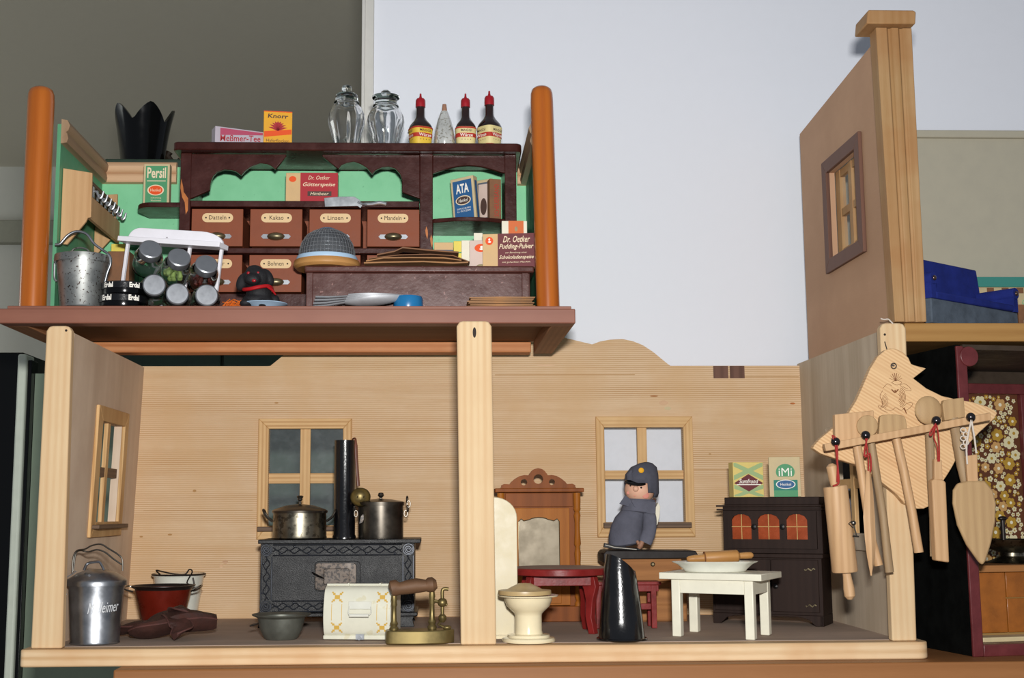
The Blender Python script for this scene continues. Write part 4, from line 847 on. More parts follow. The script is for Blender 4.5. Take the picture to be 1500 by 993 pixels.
# spice rack
SRz = math.radians(-16); Y = 1.455
c = P(250, 440, Y); t = thing('spice_rack', 'white spice rack with curved crest board holding six jars', 'rack', (c.x, Y+.024, f0+.0065), 0)
t.rotation_euler = (math.radians(0), math.radians(6.5), SRz); SR = t
def sl(px, py, ly):     # photograph point -> local plane y=ly of the spice rack
    Mi = (Matrix.Translation(SR.location) @ SR.rotation_euler.to_matrix().to_4x4()).inverted(); c0 = Mi @ Vector((0, 0, ZC)); d_ = Mi.to_3x3() @ ray(px, py); k = (ly-c0.y)/d_.y; return c0+d_*k
p0, p1 = sl(183, 345, 0), sl(326, 376, 0); tz = (p0.z+p1.z)/2; tx0_, tx1_ = p0.x, p1.x
m = M(); m.box(tx0_-.001, tx1_+.001, -.014, .010, tz, tz+.006); m.build('top_board', 'white_paint', t, bev=.0005)
cw = tx1_-tx0_; m = M(); m.prism([(tx0_+.003, tz+.0062)]+[(tx0_+.003+.016*(1-math.cos(u)), tz+.0062+.014*math.sin(u)) for u in [PI/2*i/6 for i in range(1, 7)]]+[(tx1_-.003-.03*(1-math.cos(u)), tz+.0062+.014*math.sin(u)) for u in [PI/2*(6-i)/6 for i in range(0, 6)]]+[(tx1_-.003, tz+.0062)], .002, .007); cr = m.build('crest', 'white_paint', t, bev=.0006)
m = M(); m.oval(tx0_+cw*.42, tz+.010, .0008, .0008, .0017, 10); m.build('nail_hole', 'ink', cr)
b0 = .0035
for f_ in (0.012, .325, .64, .955):
    m = M(); x = tx0_+cw*f_; m.box(x, x+.0035, .002, .006, b0, tz-.0002); m.build('upright', 'white_paint', t, bev=.0003)
m = M(); m.box(tx0_+.002, tx1_-.004, -.002, .0065, 0.0012, b0-.0002); m.build('bottom_rail', 'white_paint', t)
jl = ['empty spice jar, top left in the white rack', 'spice jar with green sweets, top middle of the rack', 'spice jar with red contents, top right of the rack', 'spice jar bottom left of the rack behind the polish tins', 'spice jar with mint green contents, bottom middle of the rack', 'empty spice jar, bottom right of the rack']
caps = [(221, 364), (263, 376), (303, 386), (226, 417), (260, 430), (303, 432)]
Rm = Matrix.Translation(SR.location) @ SR.rotation_euler.to_matrix().to_4x4()
for k, (x, y) in enumerate(caps):
    dv = (Vector((.30, -.80, .42)) if k < 3 else Vector((.22, -.96, .10))).normalized(); Yc = 1.425 if k < 3 else 1.430
    cpos = P(x, y, Yc); L_ = .034; j0 = cpos-dv*(L_+.004)
    t = thing('spice_jar', jl[k], 'jar', j0, 0, 'spice jars in the white rack'); t.rotation_mode = 'XYZ'; t.rotation_euler = dv.to_track_quat('Z', 'Y').to_euler()
    r = .0165; m = M(); m.lathe([(0, 0), (r*.9, 0), (r, .002), (r, L_*.62), (r*.94, L_*.72), (r*.72, L_*.82), (r*.70, L_*.97), (r*.66, L_*.97), (r*.68, L_*.80), (r*.94, L_*.62), (r*.94, .003), (0, .003)], 32); m.build('jar_body', 'glass_green', t)
    m = M(); cr_ = 16.5*Yc/FPX; m.lathe([(cr_*.98, L_*.80), (cr_, L_*.82), (cr_, L_+.003), (cr_*.9, L_+.004), (0, L_+.004)], 32); m.build('cap', 'tin_lid', t)
    if k in (1, 2, 4):
        m = M(); rr_ = random.Random(k)
        for i in range(26): a = rr_.random()*2*PI; q = rr_.random()**.5*r*.68; m.ell((q*math.cos(a), q*math.sin(a), .005+rr_.random()*L_*.30), .0032, .003, .0028, 8, 6)
        q = m.build('sweets', {1: 'candy_green', 2: 'candy_red', 4: 'candy_mint'}[k], t); q['kind'] = 'stuff'
# shavings
m = M(); rr_ = random.Random(5)
for i in range(26):
    a = P(330+rr_.random()*28, 440, 1.437); z = f0+.0008; h = rr_.random()*.010
    m.tube([(a.x+rr_.uniform(-.006, .006), 1.437+rr_.uniform(-.006, .006), z), (a.x, 1.437, z+.002+h*.5), (a.x+rr_.uniform(-.007, .007), 1.437+rr_.uniform(-.006, .006), z+h)], .0006, 5)
q = solo(m, 'raffia', 'shaving', 'tangle of orange raffia between spice jars and black dog', 'raffia'); q['kind'] = 'stuff'
# saucer and dog
Y = 1.440; c = P(388, 446, Y); m = M(); r = .026; m.lathe([(0, 0), (r*.5, 0), (r*.55, .001), (r, .0052), (r*1.01, .0058), (r*.55, .0025), (0, .0022)], 36); solo(m, 'saucer', 'blue_rim', 'little pale blue saucer under the black dog figure', 'saucer', (c.x, Y, f0))
t = thing('dog_figure', 'black toy dog with drooping ears and red neck ribbon', 'dog', (P(378, 440, Y).x, Y, f0+.0026)); o = t.location
def e(m, px, py, rx, rz, dy=0, ry=None, rot=0):
    q = P(px, py, Y+dy)-o; s = Y/FPX; m.push(TR(*q) @ RY(rot)).ell((0, 0, 0), rx*s, (ry or rx)*s, rz*s, 20, 14).pop()
m = M(); e(m, 377, 441, 23, 12, 0, 20); e(m, 379, 431, 19, 17, 0, 17); e(m, 375, 408, 20, 17, -.002, 17); e(m, 373, 398, 13, 10, 0, 13); e(m, 370, 409, 12, 9, -.013, 9); e(m, 355, 413, 8.5, 14, -.001, 9, .35); e(m, 392, 406, 8, 14, 0, 9, -.5); e(m, 360, 444, 9, 6, -.012, 10); e(m, 385, 444, 9, 6, -.012, 10); e(m, 401, 440, 9, 9, .006)
m.build('body', 'dog', t, rem=.0009)
for px in (364, 378): m = M(); e(m, px, 400, 2.6, 2.6, -.0122); m.build('eye', 'red_cap', t)
m = M(); e(m, 372, 411, 3.2, 2.4, -.0205, 2); m.build('tongue', 'red_cap', t)
m = M(); m.tube(smoothpts([P(x, y, Y+dy)-o for x, y, dy in ((357, 424, -.006), (366, 423, -.0155), (380, 420, -.0165), (393, 419, -.009), (398, 424, .004), (385, 422, .014), (365, 424, .010))], 4), .0022, 8, closed=True); m.tube([P(x, y, Y-.010)-o for x, y in ((390, 419), (399, 425), (404, 432))], [.003, .0035, .0016], 8, flat=.5); m.build('ribbon', 'ribbon', t)
# ================================================================ lower house, left room
e0 = .0009
def hgt(px, py, Y, z=0): return P(px, py, Y).z-z
# aluminium pail
Y = 1.443; rb, rt = 33.5*Y/FPX, 39.5*Y/FPX; cx_ = max(P(141, 880, Y).x, -.413+rt+.0015); H = hgt(140, 852, Y)
t = bucket('tall aluminium pail with lid and wire handle beside the left post', cx_, Y, rb, rt, H, 'alu', e0, 'aluminium_pail', [(rt*1.06, H*1.0), (rt*1.02, H*1.03), (rt*.7, H*1.13), (rt*.3, H*1.19), (0, H*1.195)], None)
def cpx(px): return (px-141)*Y/FPX
m = M(); m.tube(smoothpts([(cpx(x), -.004, P(140, y, Y).z-e0) for x, y in ((107, 838), (108, 815), (113, 806), (124, 804), (133, 799), (146, 797), (158, 804), (172, 813), (177, 820), (178, 836))], 4, False), .0009, 8)
m.tube(smoothpts([(cpx(x), -.002, P(140, y, Y).z-e0) for x, y in ((108, 836), (110, 812), (116, 806), (128, 808), (140, 805), (152, 809), (163, 818), (176, 827))], 4, False), .0009, 8); m.build('handle', 'wire', t)
m = M(); m.tube(smoothpts([(cpx(x), -.016, P(140, y, Y).z-e0) for x, y in ((128, 834), (131, 826), (136, 823), (148, 822), (152, 826), (156, 834))], 4, False), .0016, 8, flat=2.0); m.build('lid_handle', 'alu', t)
m = M(); m.tube(smoothpts([(cpx(x), -.03, P(140, y, Y).z-e0) for x, y in ((102, 846), (107, 844), (114, 840), (122, 834))], 4, False), .0007, 6); m.ell((cpx(108), -.027, P(140, 868, Y).z-e0), .001, .001, .0014, 8, 6); m.build('clasp', 'steel', t)
m = M(); v, f_ = glyphs('Mülleimer', .35, 0); rr_ = rt*.955+.0006
m.add([(rr_*math.cos(math.radians(-58)+a*1.2), rr_*math.sin(math.radians(-58)+a*1.2), P(150, 887, Y).z-e0+b*.0115+a*.002) for a, b in v], f_); m.build('lettering', 'emboss', t)
# red pot
Y = 1.634; rt, rb = 43*Y/FPX, 28*Y/FPX; H = hgt(239, 858, Y)
t = thing('red_pot', 'dark red enamel pot with two wire side handles, left room', 'pot', (P(239, 890, Y).x, Y, e0))
m = M(); m.lathe([(0, 0), (rb*.95, 0), (rb*1.02, .003), (rb*1.0, .006), (rb*1.05, .008), (rt*.93, H*.93), (rt*.91, H*.93), (rb, .008), (0, .008)], 48); m.build('pot_body', 'red_enamel', t)
m = M(); m.lathe([(rt*.92, H*.90), (rt*.96, H*.95), (rt*1.04, H*.985), (rt*1.04, H), (rt*.96, H), (rt*.90, H*.93)], 48); m.build('rim', 'dark_rim', t)
for s_ in (-1, 1): m = M(); m.tube(smoothpts([(s_*rt*.95, -.010, H*.86), (s_*rt*1.22, -.012, H*.93), (s_*rt*1.22, .008, H*.98), (s_*rt*.95, .008, H*.90)], 4, False), .0011, 8); m.build('handle', 'wire', t)
# white enamel pail behind
Y = 1.714; rt, rb = 37*Y/FPX, 26*Y/FPX; H = hgt(262, 842, Y)
t = bucket('white enamel pail with black rim behind the red pot', P(261, 880, Y).x, Y, rb, rt*.97, H, 'white_enamel', e0, 'enamel_pail', None, None)
m = M(); m.tube([(rt*1.0*math.cos(2*PI*i/40), rt*1.0*math.sin(2*PI*i/40), H) for i in range(40)], .0013, 8, closed=True); m.build('rim', 'dark_rim', t)
m = M(); m.lathe([(rt*.9, H*.99), (rt*.92, H*1.02), (rt*.5, H*1.04), (0, H*1.045)], 40); m.build('lid', 'white_enamel', t)
m = M(); m.tube(smoothpts([(-rt*.55, -rt*.8, H*1.02), (-rt*.75, -rt*.6, H*1.10), (-rt*.45, -rt*.85, H*1.08), (.0, -rt*.9, H*1.03), (rt*.4, -rt*.9, H*1.02), (rt*.55, -rt*.8, H*1.12), (rt*.65, -rt*.75, H*1.06), (rt*.5, -rt*.95, H*.85), (rt*.75, -rt*.9, H*.80), (rt*.7, -rt*.85, H*.95)], 4, False), .001, 6); m.build('clasp', 'dark_rim', t)
# leather mitten, crumpled
gx = G(262, 936); t = thing('leather_mitten', 'crumpled dark brown leather mitten lying in front of the red pot', 'mitten', (gx.x, 1.50, e0+.0022)); o = t.location
def gl(px, py, z, Y=None): q = P(px, py, Y or 1.5); return Vector((q.x-o.x, (Y or 1.5)-o.y, z))
def blade(pts, w, th, name, mat='mitten', seam=True):
    pts = smoothpts(pts, 5, False); n = len(pts); rg = []; e1 = []; e2 = []
    for i, p in enumerate(pts):
        f = i/(n-1); d_ = (pts[min(i+1, n-1)]-pts[max(i-1, 0)]).normalized(); sd = d_.cross(Vector((0, 0, 1))).normalized(); ww = w(f); k = []
        for j in range(12):
            a = 2*PI*j/12; k.append(p+sd*ww*math.cos(a)+Vector((0, 0, 1))*(th(f)*math.sin(a)+.0012*math.sin(9*f+j)+abs(math.cos(a))*ww*.25))
        rg.append(k); e1.append(k[0]); e2.append(k[6])
    m = M(); m.loft(rg); pr = m.build(name, mat, t)
    if seam:
        m = M(); m.tube(e1, .0010, 6); m.tube(e2, .0010, 6); m.build('seam', 'mitten_seam', pr)
blade([gl(192, 0, .004, 1.515), gl(215, 0, .007, 1.505), gl(245, 0, .010, 1.50), gl(270, 0, .012, 1.50)], lambda f: .008+.010*math.sin(PI*min(1, f*.7+.15)), lambda f: .004+.003*f, 'palm')
blade([gl(222, 0, .005, 1.482), gl(245, 0, .009, 1.482), gl(275, 0, .014, 1.492), gl(310, 0, .016, 1.50), gl(338, 0, .015, 1.505)], lambda f: .007+.016*math.sin(PI*min(1, f*.8+.12)), lambda f: .004+.009*math.sin(PI*min(1, f*.9)), 'back')
blade([gl(270, 0, .023, 1.487), gl(284, 0, .018, 1.474), gl(290, 0, .010, 1.463), gl(280, 0, .004, 1.452)], lambda f: .005+.009*math.sin(PI*min(1, f*.9+.1)), lambda f: .0035, 'thumb')
blade([gl(273, 0, .029, 1.495), gl(288, 0, .030, 1.49), gl(303, 0, .024, 1.488)], lambda f: .004+.006*math.sin(PI*f), lambda f: .003, 'flap')
# ---------------------------------------------------------------- stove
Y = 1.610; sx0, sx1 = P(381, 850, Y).x, P(607, 850, Y).x; SD = .095
t = thing('toy_stove', 'black cast iron toy cooking stove with ornamented front in the left room', 'stove', ((sx0+sx1)/2, Y, e0)); o = t.location
hw = (sx1-sx0)/2; zt_ = hgt(490, 790, Y, e0); zb = hgt(490, 897, Y, e0); zt2 = hgt(490, 796, Y, e0)
m = M(); m.box(-hw-.003, hw+.008, -.004, SD+.002, zt2, zt_); m.build('top_plate', 'black_iron', t, bev=.0008)
m = M(); m.box(-hw, hw, 0, SD, zb, zt2-.0001); m.build('stove_body', 'black_iron', t, bev=.0005)
m = M(); m.box(-hw-.004, hw+.004, -.005, SD+.002, zb-.005, zb-.0001); m.build('base_plate', 'black_iron', t, bev=.001)
for x, y in ((-hw+.008, .006), (hw-.010, .006), (-hw+.008, SD-.008), (hw-.010, SD-.008)):
    m = M(); m.loft([[(x-.010, y-.006, zb-.0052), (x+.010, y-.006, zb-.0052), (x+.010, y+.006, zb-.0052), (x-.010, y+.006, zb-.0052)], [(x-.008, y-.006, zb*.5), (x+.008, y-.006, zb*.5), (x+.008, y+.006, zb*.5), (x-.008, y+.006, zb*.5)], [(x-.010, y-.008, 0), (x+.010, y-.008, 0), (x+.010, y+.008, 0), (x-.010, y+.008, 0)]], smooth=False)
    m.build('foot', 'black_iron', t, bev=.0006)
bwid = .0155; zi0, zi1 = zb+bwid, zt2-bwid
for (x0, x1, z0_, z1_) in ((-hw+bwid, hw-bwid, zt2-bwid, zt2-.0005), (-hw+bwid, hw-bwid, zb+.0005, zb+bwid), (-hw+.0003, -hw+bwid, zb+bwid, zt2-bwid), (hw-bwid, hw-.0003, zb+bwid, zt2-bwid)):
    m = M(); hz = x1-x0 > z1_-z0_; L_ = (x1-x0) if hz else (z1_-z0_); n = int(L_/.0028); md = ((z0_+z1_)/2 if hz else (x0+x1)/2)
    def q(u, v): return (x0+u, -.0008, md+v) if hz else (md+v, -.0008, z0_+u)
    for off in (-.0065, .0065): m.tube([q(L_*i/2, off) for i in range(3)], .0009, 6)
    for ph_, am in ((0, .0022), (2.2, .0022)): m.tube([q(L_*i/n, am*math.sin(i*1.15+ph_)+(.0018 if ph_ else -.0018)) for i in range(n+1)], .0008, 6)
    for i in range(int(L_/.018)): u = (i+.5)*L_/int(L_/.018); m.ell(q(u, .0045 if i % 2 else -.0045), .0018, .0010, .0012, 8, 6)
    m.build('border_ornament', 'iron_relief_lit', t)
for x in (-hw+.0075, hw-.0075):
    for z in (zb+.0078, zt2-.0078):
        m = M(); m.tube([(x+(.0012+.0046*i/26)*math.cos(i*.5), -.001, z+(.0012+.0046*i/26)*math.sin(i*.5)) for i in range(27)], .0009, 6); m.tube([(x+.0068*math.cos(2*PI*i/24), -.0008, z+.0068*math.sin(2*PI*i/24)) for i in range(24)], .0008, 6, closed=True); m.ell((x, -.001, z), .0013, .001, .0013, 8, 6); m.build('scroll', 'iron_relief_lit', t)
d0, d1 = P(461, 840, Y).x-o.x, P(528, 840, Y).x-o.x; dz0, dz1 = hgt(495, 866, Y, e0), hgt(495, 822, Y, e0)
mk('worn_iron', paint, '5E5248', .45, .2, metal=.3, spots='241E1B', samt=.85, sscale=260, thr=.5)
def rrect(x0, x1, z0, z1, r): return arc(x1-r, z1-r, r, 0, 90, 4)+arc(x0+r, z1-r, r, 90, 180, 4)+arc(x0+r, z0+r, r, 180, 270, 4)+arc(x1-r, z0+r, r, 270, 360, 4)
m = M(); m.prism(rrect(d0, d1, dz0, dz1, .005), -.002, -.0001); m.build('door_frame', 'black_iron', t, bev=.0006)
m = M(); A_ = rrect(d0+.001, d1-.005, dz0+.002, dz1-.002, .004); B_ = rrect(d0+.012, d1-.014, dz0+.009, dz1-.009, .002); m.loft([[(x, -.0022, z) for x, z in A_], [(x, -.006, z) for x, z in A_], [(x, -.0065, z) for x, z in B_], [(x, -.0022, z) for x, z in B_]], False, True); dr = m.build('oven_door', 'worn_iron', t, bev=.0005)
m = M(); m.prism(B_, -.0042, -.0022); m.build('door_panel', 'worn_iron', dr, bev=.0004)
m = M(); m.tube([P(457, 838, Y-.008)-o, P(465, 843, Y-.012)-o, P(474, 847, Y-.007)-o], [.0007, .0014, .0008], 8); m.build('latch', 'black_paint', dr)
stz = e0+zt_+.0002
# stove pipe
Yp = Y+.035; xx = P(505, 720, Yp).x; m = M(); r = 15.5*Yp/FPX; H = hgt(505, 645, Yp, stz)
t = thing('stove_pipe', 'black cylindrical stove pipe standing on the stove between two pots', 'pipe', (xx, Yp, stz))
m.lathe([(r*.9, 0), (r*1.08, 0), (r*1.08, .003), (r*1.0, .005), (r, H), (r*.9, H), (r*.9, .002)], 40); m.build('pipe', 'black_enamel', t)
# pot 1
Yq = Y+.032; r = 38.5*Yq/FPX; H = hgt(440, 748, Yq, stz); xx = P(439, 770, Yq).x
t = thing('saucepan', 'wide spotted pewter saucepan with lid on left of stove top', 'pot', (xx, Yq, stz)); o = t.location
m = M(); m.lathe([(0, 0), (r*.98, 0), (r*1.02, .0015), (r, .004), (r*.985, H), (r*.93, H), (r*.93, .003), (0, .003)], 48); m.build('pot_body', 'pewter', t)
m = M(); m.lathe([(r*1.03, H-.003), (r*1.04, H), (r*.95, H+.002), (r*.55, H+.0065), (r*.12, H+.0085), (0, H+.0085)], 48); ld = m.build('lid', 'pot_dark', t)
m = M(); m.lathe([(.002, H+.0085), (.0015, H+.012), (.0035, H+.014), (.0030, H+.0155), (.0045, H+.018), (.003, H+.0195), (0, H+.0195)], 16); m.build('knob', 'pot_dark', ld)
for s_ in (-1, 1): m = M(); m.tube(smoothpts([(s_*r*1.0, -.007, H*.62), (s_*(r+.008), -.008, H*.80), (s_*(r+.012), -.007, H*1.02), (s_*(r+.012), .006, H*1.02), (s_*(r+.008), .008, H*.80), (s_*r*1.0, .007, H*.62)], 4, False), .0013, 8); m.build('handle', 'pot_dark', t)
# pot 2
r = 32*Yq/FPX; H = hgt(560, 736, Yq, stz); xx = P(558, 760, Yq).x
t = thing('cooking_pot', 'tall dark pewter pot with chain handles on right of stove top', 'pot', (xx, Yq, stz))
m = M(); m.lathe([(0, 0), (r*1.0, 0), (r*1.01, .002), (r*1.02, H), (r*.95, H), (r*.95, .003), (0, .003)], 48); m.build('pot_body', 'pot_dark', t)
m = M(); m.lathe([(r*1.06, H-.004), (r*1.07, H+.0006), (r*.98, H+.0015), (r*.5, H+.004), (0, H+.005)], 48); m.lathe([(.0015, H+.004), (.0015, H+.006), (.0042, H+.009), (.003, H+.0125), (0, H+.013)], 14, (0, -.004, 0)); m.build('lid', 'pot_dark', t)
for s_ in (-1, 1):
    m = M()
    for i in range(4):
        z = H+.004-i*.006; x = s_*(r*1.08+.003+.002*math.sin(i*1.4)); m.tube([(x+.0022*math.cos(2*PI*k/10)*(1 if i % 2 else .4), -.002+.0022*math.cos(2*PI*k/10)*(0 if i % 2 else 1), z+.0042*math.sin(2*PI*k/10)) for k in range(10)], .0008, 6, closed=True)
    m.build('chain', 'pot_dark', t)
m = M(); m.prism([(-r*.93, H*.42), (-r*.80, H*.45), (-r*.72, H*.56), (-r*.76, H*.68), (-r*.86, H*.62)], -r*.62-.002, -r*.62); m.build('hinge_tab', 'worn_iron', t)
# ladle hanging on the pipe rim
t = thing('ladle', 'brass skimming ladle with red brown handle hanging from the pipe rim', 'ladle', P(522, 646, Yp-.012)); o = t.location
m = M(); m.tube(smoothpts([P(x, y, Yy)-o for x, y, Yy in ((515, 647, Yp-.006), (518, 642, Yp-.010), (521, 645, Yp-.0165), (522, 670, Yp-.0185), (525, 712, Yp-.0195))], 5, False), [.0015]*12+[.0022]*9, 8, flat=.6); m.build('handle', 'leather', t)
c = P(528, 728, Yp-.024)-o; m = M().push(TR(*c) @ RX(math.radians(68)) @ RZ(.3)); m.lathe([(.013, 0), (.0125, -.003), (.009, -.0075), (.004, -.0095), (0, -.010), (0, -.0092), (.004, -.0087), (.0085, -.0068), (.0118, -.0025), (.0123, 0)], 28); m.pop(); m.build('bowl', 'brass', t)
for dx in (-4, 5): m = M(); q = P(528+dx, 727, Yp-.0355)-o; m.ell(q, .0008, .0008, .0008, 8, 6); m.build('hole', 'ink', t)
# ---------------------------------------------------------------- bread box
a = G(473, 937); b = G(573, 935); L_ = (P(574, 900, 1.455).x-P(474, 900, 1.455).x)*1.0
t = thing('bread_box', 'cream enamel bread box with gold ornaments and rounded front', 'bread box', (P(475, 900, 1.455).x, 1.455, e0), math.radians(-8))
H = hgt(525, 857, 1.47, e0); D_ = .062
pr = [(D_, .004), (D_, H*.96)]+[(D_*.18, H)]+smoothpts([(D_*.16, H, 0), (D_*.03, H*.93, 0), (-.004, H*.70, 0), (-.006, H*.42, 0), (-.003, H*.16, 0), (.002, H*.07, 0)], 3, False)
pr = [(p[0], p[1]) for p in pr]
m = M(); m.prism(pr, 0, L_, 'x', True); bb = m.build('box_body', 'cream_enamel', t, bev=.0006, sharp=50)
m = M(); m.box(-.001, L_+.001, -.001, D_, .0008, .0055); m.build('base_rail', 'cream_enamel', t, bev=.001)
m = M(); m.box(L_*.48, L_*.60, -.004, -.001, .0012, .007); m.lathe([(0, -.004), (.0025, -.004), (.002, 0)], 12, (L_*.54, -.003, .0032), 'y'); m.build('clasp', 'tin_lid', t)
m = M(); m.tube([(0.0005, D_*.2, H+.0008), (L_-.0005, D_*.2, H+.0008)], .0016, 8); m.box(L_*.33, L_*.35, D_*.12, D_*.3, H, H+.003); m.box(L_*.80, L_*.82, D_*.12, D_*.3, H, H+.003); m.build('hinge', 'cream_enamel', t)
m = M(); hx, hz = L_*.55, H*.60; m.tube(smoothpts([(hx-.012, -.0068, hz+.002), (hx-.0125, -.011, hz-.004), (hx-.011, -.013, hz-.007)], 3, False), .0008, 6); m.tube([(hx-.011, -.013, hz-.0075), (hx+.011, -.013, hz-.0075)], .0021, 10); m.tube(smoothpts([(hx+.012, -.0068, hz+.002), (hx+.0135, -.011, hz-.004), (hx+.0112, -.013, hz-.007)], 3, False), .0008, 6)
m.box(hx-.013, hx+.013, -.0075, -.0062, hz-.001, hz+.0075); m.build('handle', 'white_enamel', t, bev=.0005)
def yat(z):       # depth of the rounded front at height z
    k = [(p[1], p[0]) for p in pr[3:]]; k.sort()
    for (z0, y0), (z1, y1) in zip(k[:-1], k[1:]):
        if z0 <= z <= z1: return y0+(y1-y0)*(z-z0)/max(1e-6, z1-z0)
    return k[-1][1] if z > k[-1][0] else k[0][1]
m = M(); mk('gold_print', flatm, 'C9A24A', .5)
def dab(x, z, w_, h_): m.add([(x-w_, yat(z-h_)-.0005, z-h_), (x+w_, yat(z-h_)-.0005, z-h_), (x+w_, yat(z+h_)-.0005, z+h_), (x-w_, yat(z+h_)-.0005, z+h_)], [(0, 1, 2, 3)])
for x in (L_*.20, L_*.87):
    for z in (H*.80, H*.24):
        dab(x, z, .0030, .0022)
        for u in (-1, 1):
            for v in (-1, 1): dab(x+u*.0038, z+v*.0034, .0014, .0011); dab(x+u*.0055, z+v*.005, .0009, .0008)
    for u in (-1, 1):
        for k in range(6): dab(x+u*.0058, H*(.40+.05*k), .0003, H*.026)
m.build('gold_ornament', 'gold_print', t)
# ---------------------------------------------------------------- basin
Y = 1.472; r = 42*Y/FPX; H = hgt(412, 899, Y, e0)
t = thing('wash_basin', 'small dull grey metal bowl with flared rim before the stove', 'bowl', (P(412, 920, Y).x, Y, e0))
m = M(); m.lathe([(0, 0), (r*.52, 0), (r*.58, .002), (r*.72, H*.4), (r*.80, H*.85), (r*.98, H*.95), (r*1.0, H), (r*.95, H), (r*.77, H*.90), (r*.68, H*.4), (r*.5, .003), (0, .003)], 48); m.build('bowl', 'basin_grey', t)
m = M(); m.tube(smoothpts([(-r*.78, -.006, H*.62), (-r*1.0, -.008, H*.56), (-r*1.0, .002, H*.56), (-r*.78, .002, H*.62)], 3, False), .001, 6); m.build('handle', 'dark_rim', t)
# ---------------------------------------------------------------- gas iron
x0, x1 = P(565, 935, 1.402).x, P(664, 935, 1.402).x; L_ = x1-x0
t = thing('gas_iron', 'brass flat iron with turned wooden handle and gas tap', 'iron', (x0, 1.414, e0), math.radians(3)); o = t.location
H = hgt(615, 924, 1.40, e0)
ol = smoothpts([(0, -.008, 0), (L_*.10, -.014, 0), (L_*.5, -.0175, 0), (L_*.85, -.013, 0), (L_, -.003, 0), (L_, .004, 0), (L_*.85, .013, 0), (L_*.5, .0175, 0), (L_*.10, .014, 0), (0, .008, 0)], 4)
m = M(); m.loft([[(p.x, p.y, 0) for p in ol], [(p.x, p.y, H) for p in ol]]); m.build('sole', 'brass', t, bev=.0012, sharp=60)
def iz(py): return hgt(615, py, 1.412, e0)
def ix(px): return P(px, 900, 1.412).x-x0
def post(px, ya, yb, k=1): return [(r*k, z) for r, z in ((.0048, iz(ya)), (.0052, iz(ya)+.003), (.0036, iz(ya)+.005), (.0046, iz(ya)+.008), (.0030, iz(ya)+.011), (.0026, (iz(ya)+iz(yb))/2+.006), (.0034, (iz(ya)+iz(yb))/2+.008), (.0030, iz(yb)-.008), (.0036, iz(yb)-.006), (.0028, iz(yb)))]
m = M(); m.lathe(post(577, 924, 870), 20, (ix(577), 0, 0)); m.build('handle_post', 'brass', t)
m = M(); m.lathe(post(633, 922, 866), 20, (ix(633), 0, 0)); m.build('handle_post', 'brass', t)
hp_ = [Vector((ix(x), 0, iz(y))) for x, y in ((570, 863), (573, 862), (579, 861), (586, 862), (597, 860), (610, 858), (624, 858), (628, 857), (634, 857), (640, 856))]
m = M(); m.tube(hp_, [.004, .0088, .0090, .0068, .0078, .0082, .0066, .0082, .0086, .0045], 20); m.build('handle', 'iron_handle', t)
m = M(); m.tube([(ix(577), 0, iz(880)), (ix(577), 0, iz(863))], .0024, 10); m.tube([(ix(633), 0, iz(872)), (ix(633), 0, iz(860))], .0024, 10); m.build('post_pin', 'brass', t)
m = M(); X_ = ix(648); m.tube(smoothpts([(ix(657), -.002, iz(863.5)), (ix(651), -.002, iz(863)), (X_, -.002, iz(866)), (X_, -.002, iz(880)), (X_, -.002, iz(905))], 3, False), .0020, 10); m.ell((X_, -.002, iz(883)), .0055, .005, .0052, 14, 10); m.lathe([(.0024, iz(912)), (.0044, iz(908)), (.0044, iz(903)), (.0022, iz(900))], 14, (X_, -.002, 0)); m.tube([(ix(633), 0, iz(880)), (X_, -.002, iz(883)), (ix(655), -.003, iz(887))], .0018, 8); m.tube([(X_, -.002, iz(908)), (ix(642), -.002, iz(915)), (ix(652), 0, iz(920)), (ix(652), 0, iz(925))], .0016, 8); m.ell((ix(655), 0, iz(920)), .005, .004, .0025, 12, 8); m.build('gas_tap', 'brass', t)
# ================================================================ right room
# toilet
Y = 1.424; s = Y/FPX; cx_ = P(774, 900, Y).x
t = thing('toy_toilet', 'cream toy toilet with tall arched back panel and tan lid', 'toilet', (cx_, Y, e0)); o = t.location
zr = hgt(775, 871, Y, e0)
m = M(); m.lathe([(0, 0), (38*s, 0), (38.5*s, .0015), (37*s, .004), (31*s, .005), (30*s, .0075), (20.5*s, .0085), (19.5*s, .012), (19.3*s, zr*.55), (20*s, zr*.60), (24*s, zr*.66), (31*s, zr*.76), (34*s, zr*.88), (35*s, zr*.955), (43*s, zr*.97), (43.5*s, zr*.995), (41*s, zr), (30*s, zr*.98), (0, zr*.97)], 56); m.build('bowl', 'toilet', t)
m = M(); cl_ = -3*s; m.lathe([(38*s, zr+.0004), (38.5*s, zr+.002), (38*s, zr+.0050), (26*s, zr+.0058), (20*s, zr+.0085), (9*s, zr+.0125), (0, zr+.013)], 48, (cl_-2*s, 0, 0)); m.build('lid', 'tan_lid', t)
Yb_ = 1.470; bx1 = P(758, 830, Yb_).x-cx_; bx0 = P(690, 830, Yb_).x-cx_; bh = hgt(725, 728, Yb_, e0); hwd = (bx1-bx0)/2; bcx = (bx0+bx1)/2
m = M(); m.prism([(bx0, .0), (bx1, 0)]+[(bcx+hwd*math.cos(u), bh-.024+.024*math.sin(u)) for u in [PI*i/16 for i in range(17)]], Yb_-Y, Yb_-Y+.006); m.build('back_panel', 'toilet_back', t, bev=.0008)
m = M(); m.box(bx0, bx1, 36*s, Yb_-Y, .0, .003); m.build('base_strip', 'toilet', t)
